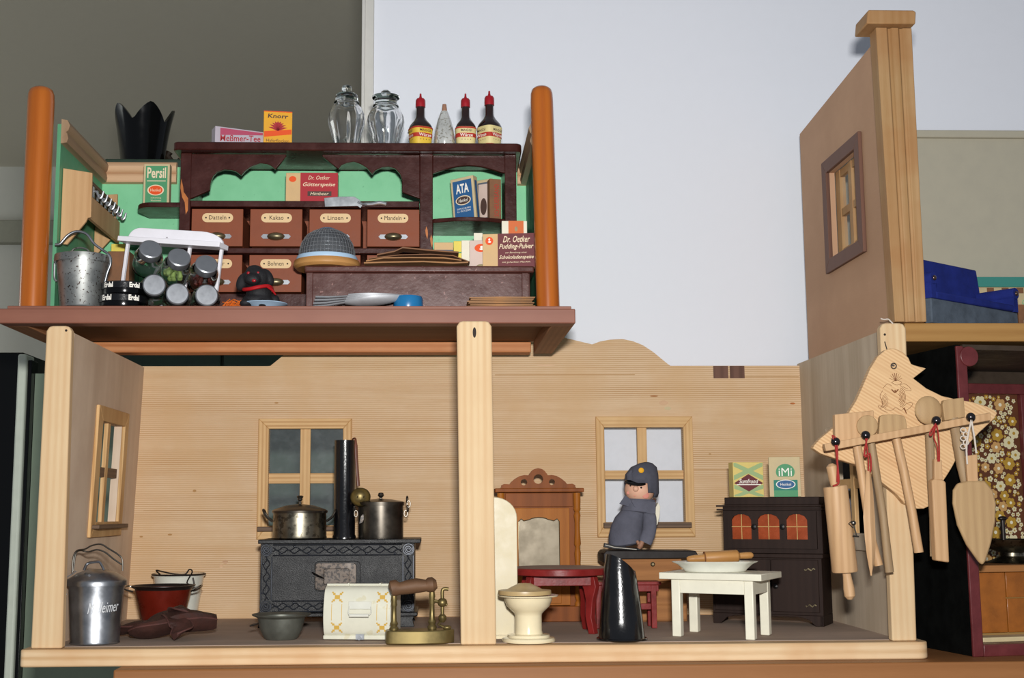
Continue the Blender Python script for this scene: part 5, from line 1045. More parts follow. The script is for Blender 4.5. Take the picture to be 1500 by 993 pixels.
# wardrobe with mirror
Y = 1.664; wx0_, wx1_ = P(729, 800, Y).x, P(853, 800, Y).x
t = thing('mirror_cabinet', 'reddish brown doll wardrobe with turned pillars, mirror and pierced crest', 'wardrobe', ((wx0_+wx1_)/2, Y, e0)); o = t.location
def wz(py): return hgt(790, py, Y, e0)
def wx(px): return P(px, 800, Y).x-o.x
hw = (wx1_-wx0_)/2; D_ = .065
m = M(); m.box(-hw+.004, hw-.004, .010, D_, 0, wz(721)); m.build('cabinet_body', 'mahogany', t, bev=.0006)
m = M(); m.box(-hw-.003, hw+.003, -.004, D_+.002, wz(721), wz(715)); m.build('cornice', 'mahogany', t, bev=.001)
m = M(); m.box(-hw, hw, -.002, D_, 0, wz(888)); m.build('plinth', 'mahogany', t, bev=.0008)
# crest: scalloped outline with three through holes, made from two boards of strips
cpx_ = 790
def ctop(x):
    d_ = abs(x)*FPX/Y
    k = [(0, 685.5), (5, 686.5), (9, 689), (13, 694), (14, 696), (20, 695.5), (27, 697), (34, 701), (40, 706), (42, 709), (50, 708.5), (54, 710.5), (55, 715)]
    for (a, b), (c, d2) in zip(k[:-1], k[1:]):
        if a <= d_ <= c: return wz(b+(d2-b)*(d_-a)/(c-a))
    return wz(714.5)
hc = wx(790)
holes = [(0, 701.5, 7), (-21, 706, 4.6), (20, 706, 4.3)]; zc0 = wz(715)
m = M(); N_ = 150; S_ = Y/FPX
for i in range(N_):
    xa_ = (-55+110*i/N_)*S_; xb_ = (-55+110*(i+1)/N_)*S_; xm_ = (xa_+xb_)/2; top = ctop(xm_); segs = [(zc0, top)]
    for hx_, hy_, hr_ in holes:
        dx_ = xm_/S_-hx_
        if abs(dx_) < hr_: k_ = math.sqrt(hr_**2-dx_**2); segs = [(zc0, wz(hy_+k_)), (wz(hy_-k_), top)]
    for s0, s1 in segs: m.add([(hc+xx_, yy_, zz_) for xx_ in (xa_, xb_) for yy_ in (.004, .010) for zz_ in (s0, s1)], [(0, 1, 3, 2), (4, 6, 7, 5), (0, 4, 5, 1), (2, 3, 7, 6), (0, 2, 6, 4), (1, 5, 7, 3)])
m.build('crest', 'mahogany', t)
def pillar_(x, y0_, y1_, segs): m = M(); m.lathe(segs, 18, (x, -.0005, 0)); m.build('turned_pillar', 'honey_oak', t)
for x in (wx(846), wx(734)):
    z_ = lambda py: wz(py); q = .0048
    pillar_(x, 0, 0, [(q, z_(888)), (q, z_(884)), (q*.6, z_(880)), (q*.95, z_(874)), (q*.8, z_(866)), (q*.65, z_(850)), (q*.95, z_(838)), (q*.75, z_(825)), (q*.9, z_(810)), (q*.6, z_(801)), (q*.95, z_(797)), (q*.75, z_(780)), (q*.7, z_(765)), (q*.95, z_(755)), (q*.65, z_(750)), (q*1.0, z_(746)), (q*.9, z_(742)), (q, z_(735)), (q, z_(722))])
m = M(); fx0, fx1 = wx(746), wx(835); m.box(fx0, fx1, .004, .0098, wz(887), wz(744)); dr = m.build('door', 'honey_oak', t, bev=.0006)
m = M(); m.box(-hw+.011, hw-.011, .005, .0098, wz(742), wz(722)); m.build('frieze', 'mahogany', t, bev=.0005)
mp = [(wx(760), wz(835)), (wx(820), wz(835)), (wx(820), wz(764)), (wx(817), wz(760)), (wx(812), wz(763)), (wx(808), wz(762))]+[(wx(790+15*math.cos(u)), wz(763-5*math.sin(u))) for u in [PI*i/8 for i in range(1, 8)]]+[(wx(772), wz(762)), (wx(768), wz(763)), (wx(764), wz(760)), (wx(760), wz(764))]
m = M(); m.flat(mp, .0036); m.build('mirror', 'mirror', dr)
m = M(); m.tube([(x, .0036, z) for x, z in mp], .0007, 6, closed=True); m.build('bead', 'brass_old', dr)
m = M(); m.box(wx(758), wx(822), .002, .0039, wz(884), wz(846)); m.build('lower_panel', 'honey_oak', dr, bev=.0006)
# round red table
Y = 1.530; r = .060; zt_ = hgt(815, 835.5, Y-r, 0); cx_ = P(760, 840, Y).x+.049
t = thing('round_table', 'round red painted toy table with curved legs and dusty top', 'table', (cx_, Y, e0))
m = M(); m.lathe([(0, zt_-.0085), (r*.97, zt_-.0085), (r, zt_-.0075), (r, zt_-.001), (r*.985, zt_), (0, zt_)], 64); tt = m.build('tabletop', 'red_paint', t)
mk('dusty_top', paint, '8C7468', .6, .1)
m = M(); m.lathe([(r*.975, zt_+.0001), (0, zt_+.00012)], 48); m.build('dust_film', 'dusty_top', tt)
m = M(); m.box(-.034, .034, -.034, .034, zt_-.020, zt_-.0087); m.build('apron', 'red_paint', t, bev=.0005)
for a in (-38, 38, 142, 218):
    m = M().push(RZ(math.radians(a))); R0 = .040
    pl_ = [(R0-.012, zt_-.009), (R0+.010, zt_-.009), (R0+.013, zt_*.72), (R0+.008, zt_*.5), (R0+.006, zt_*.25), (R0+.010, 0), (R0+.002, 0), (R0-.002, zt_*.25), (R0-.001, zt_*.5), (R0-.004, zt_*.68)]
    m.prism(pl_, -.0045, .0045); m.pop(); m.build('leg', 'red_paint', t, bev=.0006)
# red bench
Y = 1.562; bx0, bx1 = P(872, 880, Y).x, P(969, 880, Y).x; zt_ = hgt(930, 852, Y, e0)
t = thing('red_bench', 'low red painted toy bench behind the black coal scuttle', 'bench', ((bx0+bx1)/2, Y, e0)); hw = (bx1-bx0)/2
m = M(); m.box(-hw, hw, -.001, .036, zt_-.004, zt_); m.build('seat', 'red_paint', t, bev=.0006)
m = M(); m.box(-hw+.003, hw-.003, .001, .004, zt_-.012, zt_-.0042); m.build('apron', 'red_paint', t, bev=.0004)
for x in (-hw+.001, hw-.0125):
    for y in (.0, .028): m = M(); m.box(x, x+.0065, y, y+.0065, 0, zt_-.0042); m.build('leg', 'red_paint', t, bev=.0005)
m = M(); m.box(-hw+.0075, hw-.0126, .002, .006, zt_*.40, zt_*.53); m.build('stretcher', 'red_paint', t, bev=.0004)
m = M(); m.box(hw-.0121, hw-.0065, .0067, .0278, zt_*.40, zt_*.53); m.build('stretcher', 'red_paint', t, bev=.0004)
# coal scuttle
Y = 1.432; s = Y/FPX; cx_ = P(911, 930, Y).x; H = hgt(905, 811, Y, e0)
t = thing('coal_scuttle', 'tall black enamel coal scuttle with slanted mouth', 'coal scuttle', (cx_, Y, e0))
n = 40; rg = []
for f_, r_, off in ((0, 35, 0), (.006, 35.3, 0), (.012, 34.5, 0), (.02, 33, 0), (.25, 30.5, -.3), (.5, 27.5, -.8), (.7, 24.5, -1.2), (.80, 23, -1.6)):
    rg.append([((off+r_*math.cos(2*PI*i/n))*s, r_*s*math.sin(2*PI*i/n), H*f_) for i in range(n)])
tp_ = []; ti = []
for i in range(n):
    a = 2*PI*i/n; u = (math.cos(a)+1)/2; z = H*(1.0-.20*u**1.8); r_ = 20.5-1.5*(1-u)
    tp_.append(((-1.5+r_*math.cos(a))*s, r_*s*math.sin(a), z)); ti.append(((-1.5+(r_-1.2)*math.cos(a))*s, (r_-1.2)*s*math.sin(a), z-.0005))
low = [(x*.98, y*.98, z-.03 if z > .03 else z) for x, y, z in ti]
m = M(); m.loft(rg+[tp_, ti, low], False); m.build('scuttle_body', 'black_enamel', t, sharp=60)
m = M(); m.tube([(35*s*math.cos(2*PI*i/40), 35*s*math.sin(2*PI*i/40), .0014) for i in range(40)], .0013, 8, closed=True); m.build('foot_rim', 'black_enamel', t)
# low chest with dark top
Y = 1.640; s = Y/FPX; x0, x1 = P(884, 812, Y).x, P(1024, 812, Y).x; zt_ = hgt(950, 806, Y, e0); zu = hgt(950, 819, Y, e0)
t = thing('sewing_table', 'low wooden toy chest with overhanging black top and one drawer', 'chest', (x0, Y, e0)); W_ = x1-x0
def cz_(py): return hgt(950, py, Y, e0)
def cx2(px): return P(px, 850, Y).x-x0
m = M(); m.loft([[(W_+.001, .0, zu+.001), (W_-.004, .0, zt_-.001), (.004, .0, zt_), (.0, .0, zt_-.004), (.0005, .0, zu-.004), (.005, .0, zu-.004), (.008, .0, zu)], [(W_+.001, .060, zu+.001), (W_-.004, .060, zt_-.001), (.004, .060, zt_), (.0, .060, zt_-.004), (.0005, .060, zu-.004), (.005, .060, zu-.004), (.008, .060, zu)]], smooth=False); m.build('top', 'chest_top', t, bev=.001)
m = M(); m.box(cx2(892), cx2(1000), .005, .058, cz_(852), zu-.0001); m.build('drawer_case', 'chest_wood', t, bev=.0006)
m = M(); m.box(cx2(896), cx2(997), .003, .0049, cz_(850), cz_(822)); dr = m.build('drawer', 'chest_wood', t, bev=.0005)
m = M(); m.lathe([(.0026, 0), (.003, -.002), (.0015, -.0035), (0, -.0035)], 16, (cx2(957), .003, cz_(826.5)), 'y'); m.build('knob', 'brass_old', dr)
m = M(); m.box(cx2(897), cx2(1008), .012, .058, cz_(912) if False else 0, cz_(852.5)); m.build('lower_case', 'chest_wood', t, bev=.0006)
m = M(); m.box(cx2(899), cx2(1006), .009, .0118, .002, cz_(888)); m.build('lower_panel', 'chest_wood', t, bev=.0006)
m = M(); m.box(cx2(899), cx2(1006), .009, .0118, cz_(886), cz_(862)); m.build('lower_panel', 'chest_wood', t, bev=.0006)
chz = e0+zt_
# felt postman doll
Y = 1.662; t = thing('felt_doll', 'grey felt postman doll in peaked cap leaning on the black chest top', 'doll', (P(915, 803, Y).x, Y, chz+.0003)); o = t.location; s = Y/FPX
def dp(px, py, dy=0): return P(px, py, Y+dy)-o
def ring(px, py, rx, ry, tilt=0, n=28, dy=0, pw=2): c = dp(px, py, dy); return [(c.x+rx*s*math.cos(u), c.y+ry*s*math.sin(u), c.z-math.tan(tilt)*rx*s*math.cos(u)) for u in [2*PI*i/n for i in range(n)]]
m = M(); tl = -.10
m.loft([ring(915, 800, 18, 15, -.15), ring(915, 797, 23.5, 19, -.12), ring(916, 785, 24.5, 20), ring(919, 770, 24, 20), ring(923, 757, 22, 18), ring(928, 747, 18, 15), ring(932, 740, 14, 12), ring(936, 733, 12, 11)]); bd = m.build('body', 'doll_felt', t)
m = M(); c = dp(937, 717); m.push(TR(*c) @ RY(.12)).ell((0, 0, 0), 22*s, 20*s, 20.5*s, 28, 20).pop(); hd = m.build('head', 'skin', t)
def onface(px, py, rad, mat, name, k=.6, rx=1, rz=1):
    c = dp(937, 717); q = dp(px, py); dx, dz = (q.x-c.x)/(22*s), (q.z-c.z)/(20.5*s); dy = -math.sqrt(max(0, 1-dx*dx-dz*dz))*20*s
    m = M(); m.ell((q.x, c.y+dy, q.z), rad*s*rx, rad*s*k, rad*s*rz, 14, 10); return m.build(name, mat, hd)
onface(928.5, 716, 4.4, 'skin', 'nose', .9); onface(921.5, 711.5, 1.4, 'ink', 'eye', .7); onface(936, 714.5, 1.5, 'ink', 'eye', .7); onface(943, 725.5, 5, 'cheek', 'cheek', .12); onface(919, 722, 2.6, 'cheek', 'cheek', .2)
onface(928, 726.5, 1.3, 'cheek', 'mouth', .4, 2.0, .5)
m = M(); m.loft([ring(941, 728, 21, 18, 0), ring(940.5, 722, 23.5, 21), ring(939.5, 708, 24.2, 21.5, .0), ring(940, 695, 23, 20), ring(943, 685, 18, 16), ring(946, 679.5, 9, 8), ring(947, 678, 2, 2)], False)
# cut the front of the cap so the face shows: drop low front faces
keep = []; cc = dp(937, 717); kk = []
for f_, sm_, mi_ in zip(m.f, m.sm, m.mi):
    q = sum((m.v[i] for i in f_), Vector())/len(f_); qx = (q.x-cc.x)/s
    lim = (cc.z+ (8.5-(.0 if qx < 0 else qx*.9))*s) if q.y < cc.y+2*s and qx < 17 else -9
    if q.z > lim: kk.append((f_, sm_, mi_))
m.f, m.sm, m.mi = map(list, zip(*kk)); cap = m.build('cap', 'doll_felt_dark', t); d_ = cap.modifiers.new('solid', 'SOLIDIFY'); d_.thickness = .0012; d_.offset = 1
c = dp(931, 706.5, -.0135); m = M(); m.push(TR(*c) @ RY(.10) @ RX(.45)).ell((0, 0, 0), 15.5*s, 11*s, 2.6*s, 24, 10).pop(); m.build('cap_peak', 'black_paint', t)
c = dp(936, 689.5); m = M(); m.ell((c.x, c.y-20.5*s, c.z), 4*s, 1.2*s, 4*s, 12, 8); m.build('cap_badge', 'print_yellow', cap)
c = dp(926, 692); m = M(); m.loft([ring(924, 703, 6, 5, 0, 16, -.012), ring(922, 695, 5, 4, 0, 16, -.012), ring(925, 689, 2, 2, 0, 16, -.012)]); m.build('cap_fold', 'doll_felt_dark', cap)
m = M(); m.loft([ring(933, 750, 22, 19, .16), ring(934, 749, 24.5, 21, .10), ring(936, 740, 24, 21, .05), ring(939, 731, 21.5, 19, .05), ring(939, 731, 19, 17, .05)], False); m.build('collar', 'doll_felt', t)
for pts, dy in ((((905, 738), (914, 725), (922, 732), (924, 736), (918, 742)), -.0135), (((921, 733), (928, 731), (957, 735), (957, 752), (950, 753), (938, 749), (926, 742)), -.0185)):
    m = M(); m.prism([(dp(x, y).x, dp(x, y).z) for x, y in pts], dy, dy+.0016); m.build('collar_flap', 'doll_felt', t, bev=.0006)
m = M(); m.tube(smoothpts([dp(950, 748, -.010), dp(952, 762, -.014), dp(951, 778, -.016), dp(947, 790, -.017), dp(945, 795, -.017)], 4, False), [7*s, 8.5*s, 9.4*s]+[9.8*s]*8+[9.6*s]*3+[9.2*s]*3, 14, flat=.6); m.build('arm', 'doll_felt', t)
m = M(); m.tube([dp(941, 793, -.019), dp(938, 799, -.019), dp(936, 803, -.018)], [3.2*s, 4.2*s, 3*s], 10); m.build('hand', 'skin_dark', t)
m = M(); m.tube([dp(933, 792, -.020), dp(936, 797, -.021)], [2*s, 2.6*s], 8); m.build('thumb', 'skin_dark', t)
m = M(); m.tube(smoothpts([dp(958, 731, -.004), dp(958, 745, -.012), dp(957, 760, -.012), dp(957, 772, -.008)], 3, False), 2.6*s, 8, flat=.5); m.build('strap', 'leather', t)
m = M(); m.prism([(dp(x, y).x, dp(x, y).z) for x, y in ((959, 744), (963, 736), (966, 742), (965, 756), (962, 768), (957, 773))], -.006, .006); m.build('letter', 'card_white', t, bev=.0005)
# black striped book the doll sits against
t = thing('striped_strip', 'black strip with pale edge lines lying under the felt doll', 'strip', P(907, 800, 1.646)); o = t.location
m = M(); q = [P(x, y, 1.646)-o for x, y in ((885, 795), (900, 799), (937, 803.5), (937, 806.3), (899, 804), (884, 801.5))]
m.prism([(a.x, a.z) for a in q], -.003, .004); m.build('strip', 'black_paint', t, bev=.0004)
m = M(); q = [P(x, y, 1.646)-o for x, y in ((886, 798.5), (900, 802), (932, 805), (932, 804.3), (900, 801.2), (886, 797.6))]; m.flat([(a.x, a.z) for a in q], -.0033); m.build('pale_line', 'blackwhite', t)
# ---------------------------------------------------------------- white table
q1, q2, q3 = G(992, 932, e0), G(1100, 937, e0), G(1019, 925, e0); ang = math.atan2(q2.y-q1.y, q2.x-q1.x); WL = (q2-q1).length+.010; DL_ = (q3-q1).length+.006; cc = (q1+q2)/2+(q3-q1)/2
zt_ = hgt(965, 838.5, q1.y, e0)
t = thing('white_table', 'white painted toy table with four square legs, turned cornerwise', 'table', (cc.x, cc.y, e0), ang)
a, b = WL/2, DL_/2; ov = .013
m = M(); m.box(-a-ov, a+ov-.002, -b-.004, b+.010, zt_-.0075, zt_); m.build('tabletop', 'white_table', t, bev=.0007)
lg = .0105
for x in (-a, a-lg):
    for y in (-b, b-lg): m = M(); m.box(x, x+lg, y, y+lg, 0, zt_-.0077); m.build('leg', 'white_table', t, bev=.001)
for z0_, z1_, bx in ((0, 0, (-a+lg, a-lg, -b+.0005, -b+.003)), (0, 0, (-a+lg, a-lg, b-.003, b-.0005)), (0, 0, (-a+.0005, -a+.003, -b+lg, b-lg)), (0, 0, (a-.003, a-.0005, -b+lg, b-lg))):
    m = M(); m.box(*bx, zt_-.023, zt_-.0077); m.build('apron', 'white_table', t, bev=.0004)
# oval platter and small rolling pin
tz_ = e0+zt_+.0002; c = G(1045, 836, tz_); c.x = cc.x-.004; c.y = cc.y+.0
t = thing('platter', 'white oval china platter on the white table', 'platter', (c.x-.002, c.y, tz_), math.radians(-4)); s = c.y/FPX
m = M(); sc_ = [(0, 0), (42, 0), (44, 1), (46, 4), (53, 11), (60, 14), (61, 15), (58, 15.4), (50, 12.5), (42, 4), (38, 2.2), (0, 2)]
rg = []
for r_, z in sc_: rg.append([(max(r_, .01)*s*(1+.03*math.cos(8*u)*(r_ > 50))*math.cos(u), max(r_, .01)*s*.50*(1+.03*math.cos(8*u)*(r_ > 50))*math.sin(u), z*s) for u in [2*PI*i/56 for i in range(56)]])
m.loft(rg, False); m.build('dish', 'white_enamel', t)
yp = c.y; A_, B_ = P(1006, 819, yp), P(1103, 813, yp); d_ = (B_-A_); u_ = [0, .03, .12, .24, .255, .27, .28, .75, .77, .785, .80, .9, .97, 1]; r_ = [2.5, 4.4, 5.4, 5.5, 6, 8.6, 9.2, 9.2, 8.4, 6, 4.5, 5, 4.8, 2.5]
t = thing('small_rolling_pin', 'small wooden rolling pin resting on the white platter', 'rolling pin', A_); 
m = M(); m.tube([d_*u for u in u_[:5]], [q*s for q in r_[:5]], 16); m.build('handle', 'beech_x', t)
m = M(); m.tube([d_*u for u in u_[4:10]], [q*s for q in r_[4:10]], 24); m.build('roller', 'beech_x', t)
m = M(); m.tube([d_*u for u in u_[9:]], [q*s for q in r_[9:]], 16); m.build('handle', 'beech_x', t)
m = M(); m.tube([d_*.262, d_*.272], 9.4*s, 24); m.build('burnt_ring', 'burnt', t)
# ---------------------------------------------------------------- dark hutch
q1, q2 = G(1045, 912, e0), G(1207, 918, e0); ang = math.atan2(q2.y-q1.y, q2.x-q1.x); WL = (q2-q1).length; D_ = .056
t = thing('dark_hutch', 'dark stained toy kitchen hutch with three orange glazed arches', 'cupboard', q1, ang); TH = t
Mi = (Matrix.Translation(q1) @ RZ(ang)).inverted()
def hl(px, py, ly=0): c0 = Mi @ Vector((0, 0, ZC)); d_ = Mi.to_3x3() @ ray(px, py); k = (ly-c0.y)/d_.y; return c0+d_*k
zc1 = hl(1130, 812).z; z1 = hl(1130, 817).z; foot = hl(1100, 899).z
ft = [(0, 0), (.010, 0), (.018, foot*.6), (.030, foot*.85), (WL-.030, foot*.85), (WL-.018, foot*.6), (WL-.010, 0), (WL, 0), (WL, foot), (0, foot)]
m = M(); m.prism(ft, 0, .004); m.build('foot_board', 'hutch', t, bev=.0004)
m = M(); m.prism([(.0, 0), (D_, 0), (D_, foot), (0, foot)], WL-.004, WL, 'x'); m.prism([(.0041, 0), (D_, 0), (D_, foot), (.0041, foot)], 0, .004, 'x'); m.build('side_foot', 'hutch', t)
m = M(); m.box(0, WL, .001, D_, foot+.0001, z1); m.build('lower_case', 'hutch', t, bev=.0004)
m = M(); m.box(-.002, WL+.003, -.004, D_+.001, z1+.0001, zc1+.001); m.build('worktop', 'hutch', t, bev=.0008)
xm = WL*.55
for x0, x1 in ((.004, xm-.0006), (xm+.0006, WL-.004)):
    m = M(); m.box(x0, x1, -.0022, .0008, foot+.004, z1-.002); dr = m.build('door', 'hutch', t, bev=.0005)
    kx = xm+(.006 if x0 > xm-.001 else -.006); m = M(); m.lathe([(0, -.005), (.0028, -.004), (.0030, -.002), (.0015, 0), (.0015, .0012)], 14, (kx, -.0024, (foot+z1)/2), 'y'); m.build('knob', 'black_paint', dr)
    if x0 > .01:
        for zz in (z1-.014, foot+.012): m = M(); m.add([(x1-.004-.0022*i-.0008*(i % 2), -.0026, zz+.0018*math.sin(i*2.1)) for i in range(7)]+[(x1-.003-.0022*i, -.0026, zz+.0018*math.sin(i*2.1)+.0008) for i in range(7)], [(i, i+1, i+8, i+7) for i in range(6)]); m.build('hinge_print', 'brass_old', dr)
ux0, ux1 = hl(1058, 780, .004).x, hl(1204, 780, .004).x; zu1 = hl(1130, 742, .004).z; zu2 = hl(1130, 728, .004).z; zub = zc1+.0012
m = M(); m.box(ux0+.001, ux1, .006, D_-.001, zub, zu1); m.build('upper_case', 'hutch', t, bev=.0004)
m = M(); m.box(ux0-.006, ux1+.002, -.001, D_, zu1+.0001, zu1+.0022); m.box(ux0-.006, ux1+.002, .001, D_, zu1-.0045, zu1-.0025); m.build('cornice', 'hutch', t, bev=.0004)
m = M(); m.box(ux0+.004, ux1-.002, .004, D_-.004, zu1+.0023, zu2); m.build('top_block', 'hutch', t, bev=.0008)
# door panel with three arched openings
m = M(); wz0, wz1 = hl(1130, 790, .003).z, hl(1130, 753, .003).z; ops = [(hl(a, 770, .003).x, hl(b, 770, .003).x) for a, b in ((1072, 1101), (1110, 1142), (1152, 1183))]
def arch_low(z): pass
x_c = ux0+.008; xs = [x_c]+[v for o_ in ops for v in o_]+[ux1-.006]; ztp = zu1-.006; zbt = zub+.006
m.prism([(xs[0], zbt), (xs[-1], zbt), (xs[-1], wz0), (xs[0], wz0)], .0015, .0058)
for i in range(0, len(xs)-1, 2): m.prism([(xs[i], wz0), (xs[i+1], wz0), (xs[i+1], ztp), (xs[i], ztp)], .0015, .0058)
for a_, b_ in ops:
    w2 = (b_-a_)/2; cxx = (a_+b_)/2; cu = .007
    m.prism([(a_, wz1-cu), (a_+w2*.25, wz1-cu*.35), (cxx-w2*.3, wz1), (cxx+w2*.3, wz1), (b_-w2*.25, wz1-cu*.35), (b_, wz1-cu), (b_, ztp), (a_, ztp)], .0015, .0058)
dr = m.build('glazed_door', 'hutch', t)
for a_, b_ in ops:
    m = M(); m.rect(a_, b_, wz0, wz1, .0052); gp = m.build('glass_panel', 'hutch_glass', dr)
    m = M(); m.box((a_+b_)/2-.0004, (a_+b_)/2+.0004, .0026, .0036, wz0, wz1); m.box(a_, b_, .0026, .0036, (wz0+wz1)/2-.0004, (wz0+wz1)/2+.0004); m.build('glazing_bar', 'gold_line', dr)
for i in (0, 1): m = M(); x = (ops[i][1]+ops[i+1][0])/2; m.lathe([(0, -.0035), (.0032, -.003), (.0036, -.001), (.002, .0012)], 16, (x, .0, (wz0+wz1)/2), 'y'); m.build('knob', 'black_paint', dr)
# cartons on the hutch
zh = e0+zu2+.0003
def hw_(px, py, ly): return (Matrix.Translation(q1) @ RZ(ang)) @ hl(px, py, ly)
for lab, a_, b_, yt, kind in (('yellow and green starch sugar box with brown diamond on hutch', 1073, 1118, 677, 0), ('cream and green cleaning powder box on right of hutch top', 1127, 1170, 669, 1)):
    c = hw_((a_+b_)/2, 728, .012); t, w_, h = carton(lab, a_, b_, yt, c.y, zh, .020, 'card_straw' if kind == 0 else 'card', math.radians(3 if kind == 0 else -14))
    if kind == 0:
        mk('print_lime', flatm, '9CB380')
        prn(t, 'print_bands', 'print_lime', lambda m: (m.flat([(-w_*.48, h*.62), (-w_*.48, h*.48), (w_*.48, h*.88), (w_*.48, h*.98), (w_*.40, h*.98)], -.0003), m.flat([(w_*.48, h*.62), (w_*.48, h*.48), (-w_*.48, h*.88), (-w_*.48, h*.98), (-w_*.40, h*.98)], -.0004), m.flat([(-w_*.48, h*.36), (-w_*.48, h*.24), (w_*.3, h*.02), (w_*.48, h*.02), (w_*.48, h*.06)], -.0003), m.flat([(w_*.48, h*.36), (w_*.48, h*.24), (-w_*.3, h*.02), (-w_*.48, h*.02), (-w_*.48, h*.06)], -.0004)))
        prn(t, 'print_diamond', 'print_maroon', lambda m: m.flat([(-w_*.48, h*.40), (0, h*.16), (w_*.48, h*.40), (0, h*.66)], -.0006))
        prn(t, 'lettering', 'white_ink', lambda m: (m.text('Sumfrond', 0, h*.455, w_*.64, h*.13, -.0008, .3, .012), m.rect(-w_*.4, w_*.4, h*.345, h*.37, -.0008)))
    else:
        mk('print_teal', flatm, '1F7A6A')
        prn(t, 'print_field', 'print_green', lambda m: m.rect(-w_*.36, w_*.40, 0, h*.42, -.0003))
        prn(t, 'print_disc', 'print_green', lambda m: m.flat([(w_*(.02+.30*math.cos(u)), h*(.62+.20*math.sin(u))) for u in [math.radians(-35+250*i/20) for i in range(21)]], -.0003))
        prn(t, 'print_foot', 'print_teal', lambda m: m.rect(-w_*.36, w_*.40, h*.16, h*.42, -.0004))
        prn(t, 'print_oval', 'white_ink', lambda m: m.oval(w_*.02, h*.31, w_*.31, h*.115, -.0006)); prn(t, 'print_oval', 'print_blue', lambda m: m.oval(w_*.02, h*.31, w_*.28, h*.10, -.0008))
        prn(t, 'lettering', 'white_ink', lambda m: (m.text('iMi', w_*.02, h*.62, w_*.42, h*.20, -.0006, 0, .0), m.text('Henkel', w_*.02, h*.31, w_*.34, h*.07, -.001)))
# ================================================================ hen shaped utensil rack on the right post
YB = 1.3845
t = thing('hen_rack', 'hen shaped pine utensil rack with burnt flower pattern hanging on right post', 'rack', P(1330, 640, YB)); o = t.location
HEN = [(1313, 511), (1324, 516.5), (1331, 524), (1335, 533), (1340, 535), (1357, 539.5), (1338, 554), (1357, 568.6), (1379.5, 579.7), (1401.6, 585), (1424, 588.6), (1446, 595), (1457, 600.5), (1461.5, 605), (1456, 614), (1435, 633), (1424, 645), (1413, 657), (1401.6, 671), (1395, 684), (1387, 697), (1376, 713), (1368, 733), (1360, 742), (1353, 745), (1343, 745), (1325, 737), (1315, 725), (1301, 713.5), (1289, 703.5), (1271, 690), (1251, 679.5), (1224, 671.7), (1202, 664), (1191, 656.5), (1193, 652), (1202, 642), (1213, 633), (1229, 620), (1244, 604), (1255, 586), (1264, 566), (1275, 540), (1286, 522), (1297, 512.5), (1305, 510)]
mk('hen_pine', wood, 'DDB98C', 'C0956A', 'x', 230, rough=.65, spec=.15, wave=.45, bump=.15)
# the boards' grain runs diagonally: the mesh is turned back by a rotation of the child
gr = math.radians(32); Rg = RY(gr)
m = M(); m.push(Rg.inverted()); q = [P(x, y, YB)-o for x, y in HEN]; m.prism([(a.x, a.z) for a in q], 0, .0115); m.pop()
hb = m.build('hen_board', 'hen_pine', t, bev=.001); hb.rotation_euler = (0, gr, 0)
m = M(); e_ = P(1309, 536, YB)-o; m.tube([(e_.x+.0030*math.cos(2*PI*i/16), -.0004, e_.z+.0030*math.sin(2*PI*i/16)) for i in range(16)], .0007, 6, closed=True); m.oval(e_.x-.0006, e_.z+.0006, .0018, .0012, -.0004); m.build('eye_hole', 'worn_iron', t)
# burnt flowers
m = M()
def bt(pts, r=.0005): m.tube(smoothpts([P(x, y, YB-.0002)-o for x, y in pts], 4, False), r, 5, flat=.4)
for k in range(5):
    r = 15-2.6*k; bt([(1310+(17-k*.6)*math.cos(math.radians(a))+0, 584+r*1.0*math.sin(math.radians(a))+0) for a in range(-55, 56, 22)] if False else [(1315+(r)*math.cos(math.radians(a))*.75, 582+r*math.sin(math.radians(a))) for a in range(-70, 71, 28)], .0006)
    bt([(1303-(r)*math.cos(math.radians(a))*.75, 588+r*.9*math.sin(math.radians(a))) for a in range(-60, 61, 30)], .0004)
bt([(1318, 564), (1325, 562), (1333, 568), (1334, 572), (1326, 571), (1318, 564)]); bt([(1322, 566), (1330, 570)]); bt([(1306, 560), (1313, 557), (1321, 560), (1314, 564), (1306, 560)])
for a in range(200, 341, 20): bt([(1312, 558), (1312+10*math.cos(math.radians(a)), 558+12*math.sin(math.radians(a)))], .0004)
bt([(1322, 596), (1330, 590), (1337, 591), (1333, 597), (1326, 601), (1322, 596)]); bt([(1324, 598), (1328, 606), (1325, 598)]); bt([(1293, 572), (1289, 580), (1293, 590), (1290, 598), (1297, 594)]); bt([(1297, 600), (1306, 601), (1312, 597), (1320, 601), (1326, 596)])
bt([(1294, 568), (1300, 562), (1306, 565)]); bt([(1293, 596), (1286, 594), (1291, 600), (1300, 604)]); bt([(1311, 571), (1311, 575), (1306, 570), (1311, 575), (1316, 570)], .0007)
m.build('burnt_pattern', 'burnt', t)
m = M(); q = [P(x, y, 1.356)-o for x, y in ((1206, 650.5), (1449, 604.5), (1449, 616), (1208.5, 661))]; m.prism([(a.x, a.z) for a in q], 1.352-YB, 1.360-YB); m.build('hanging_rail', 'beech', t, bev=.0008)
for px, py in ((1215, 655), (1334, 632.5), (1438, 613)):
    m = M(); c = P(px, py, 1.372)-o; m.box(c.x-.004, c.x+.004, 1.3602-YB, -.0002, c.z-.003, c.z+.003); m.build('spacer', 'beech', t)
pegs = [(1224, 647), (1268, 637.5), (1371.5, 616), (1422, 611)]
for px, py in pegs: m = M(); c = P(px, py, 1.3455)-o; m.ell(c, .0050, .0050, .0050, 18, 12); m.lathe([(.0016, .001), (.0016, 1.3519-1.3455)], 10, c, 'y'); m.build('peg', 'ball', t)
m = M(); m.tube(smoothpts([P(x, y, YB+.004)-o for x, y in ((1309, 536), (1302, 520), (1296, 500))], 3, False), .0005, 5); m.build('hanging_string', 'wire', t)
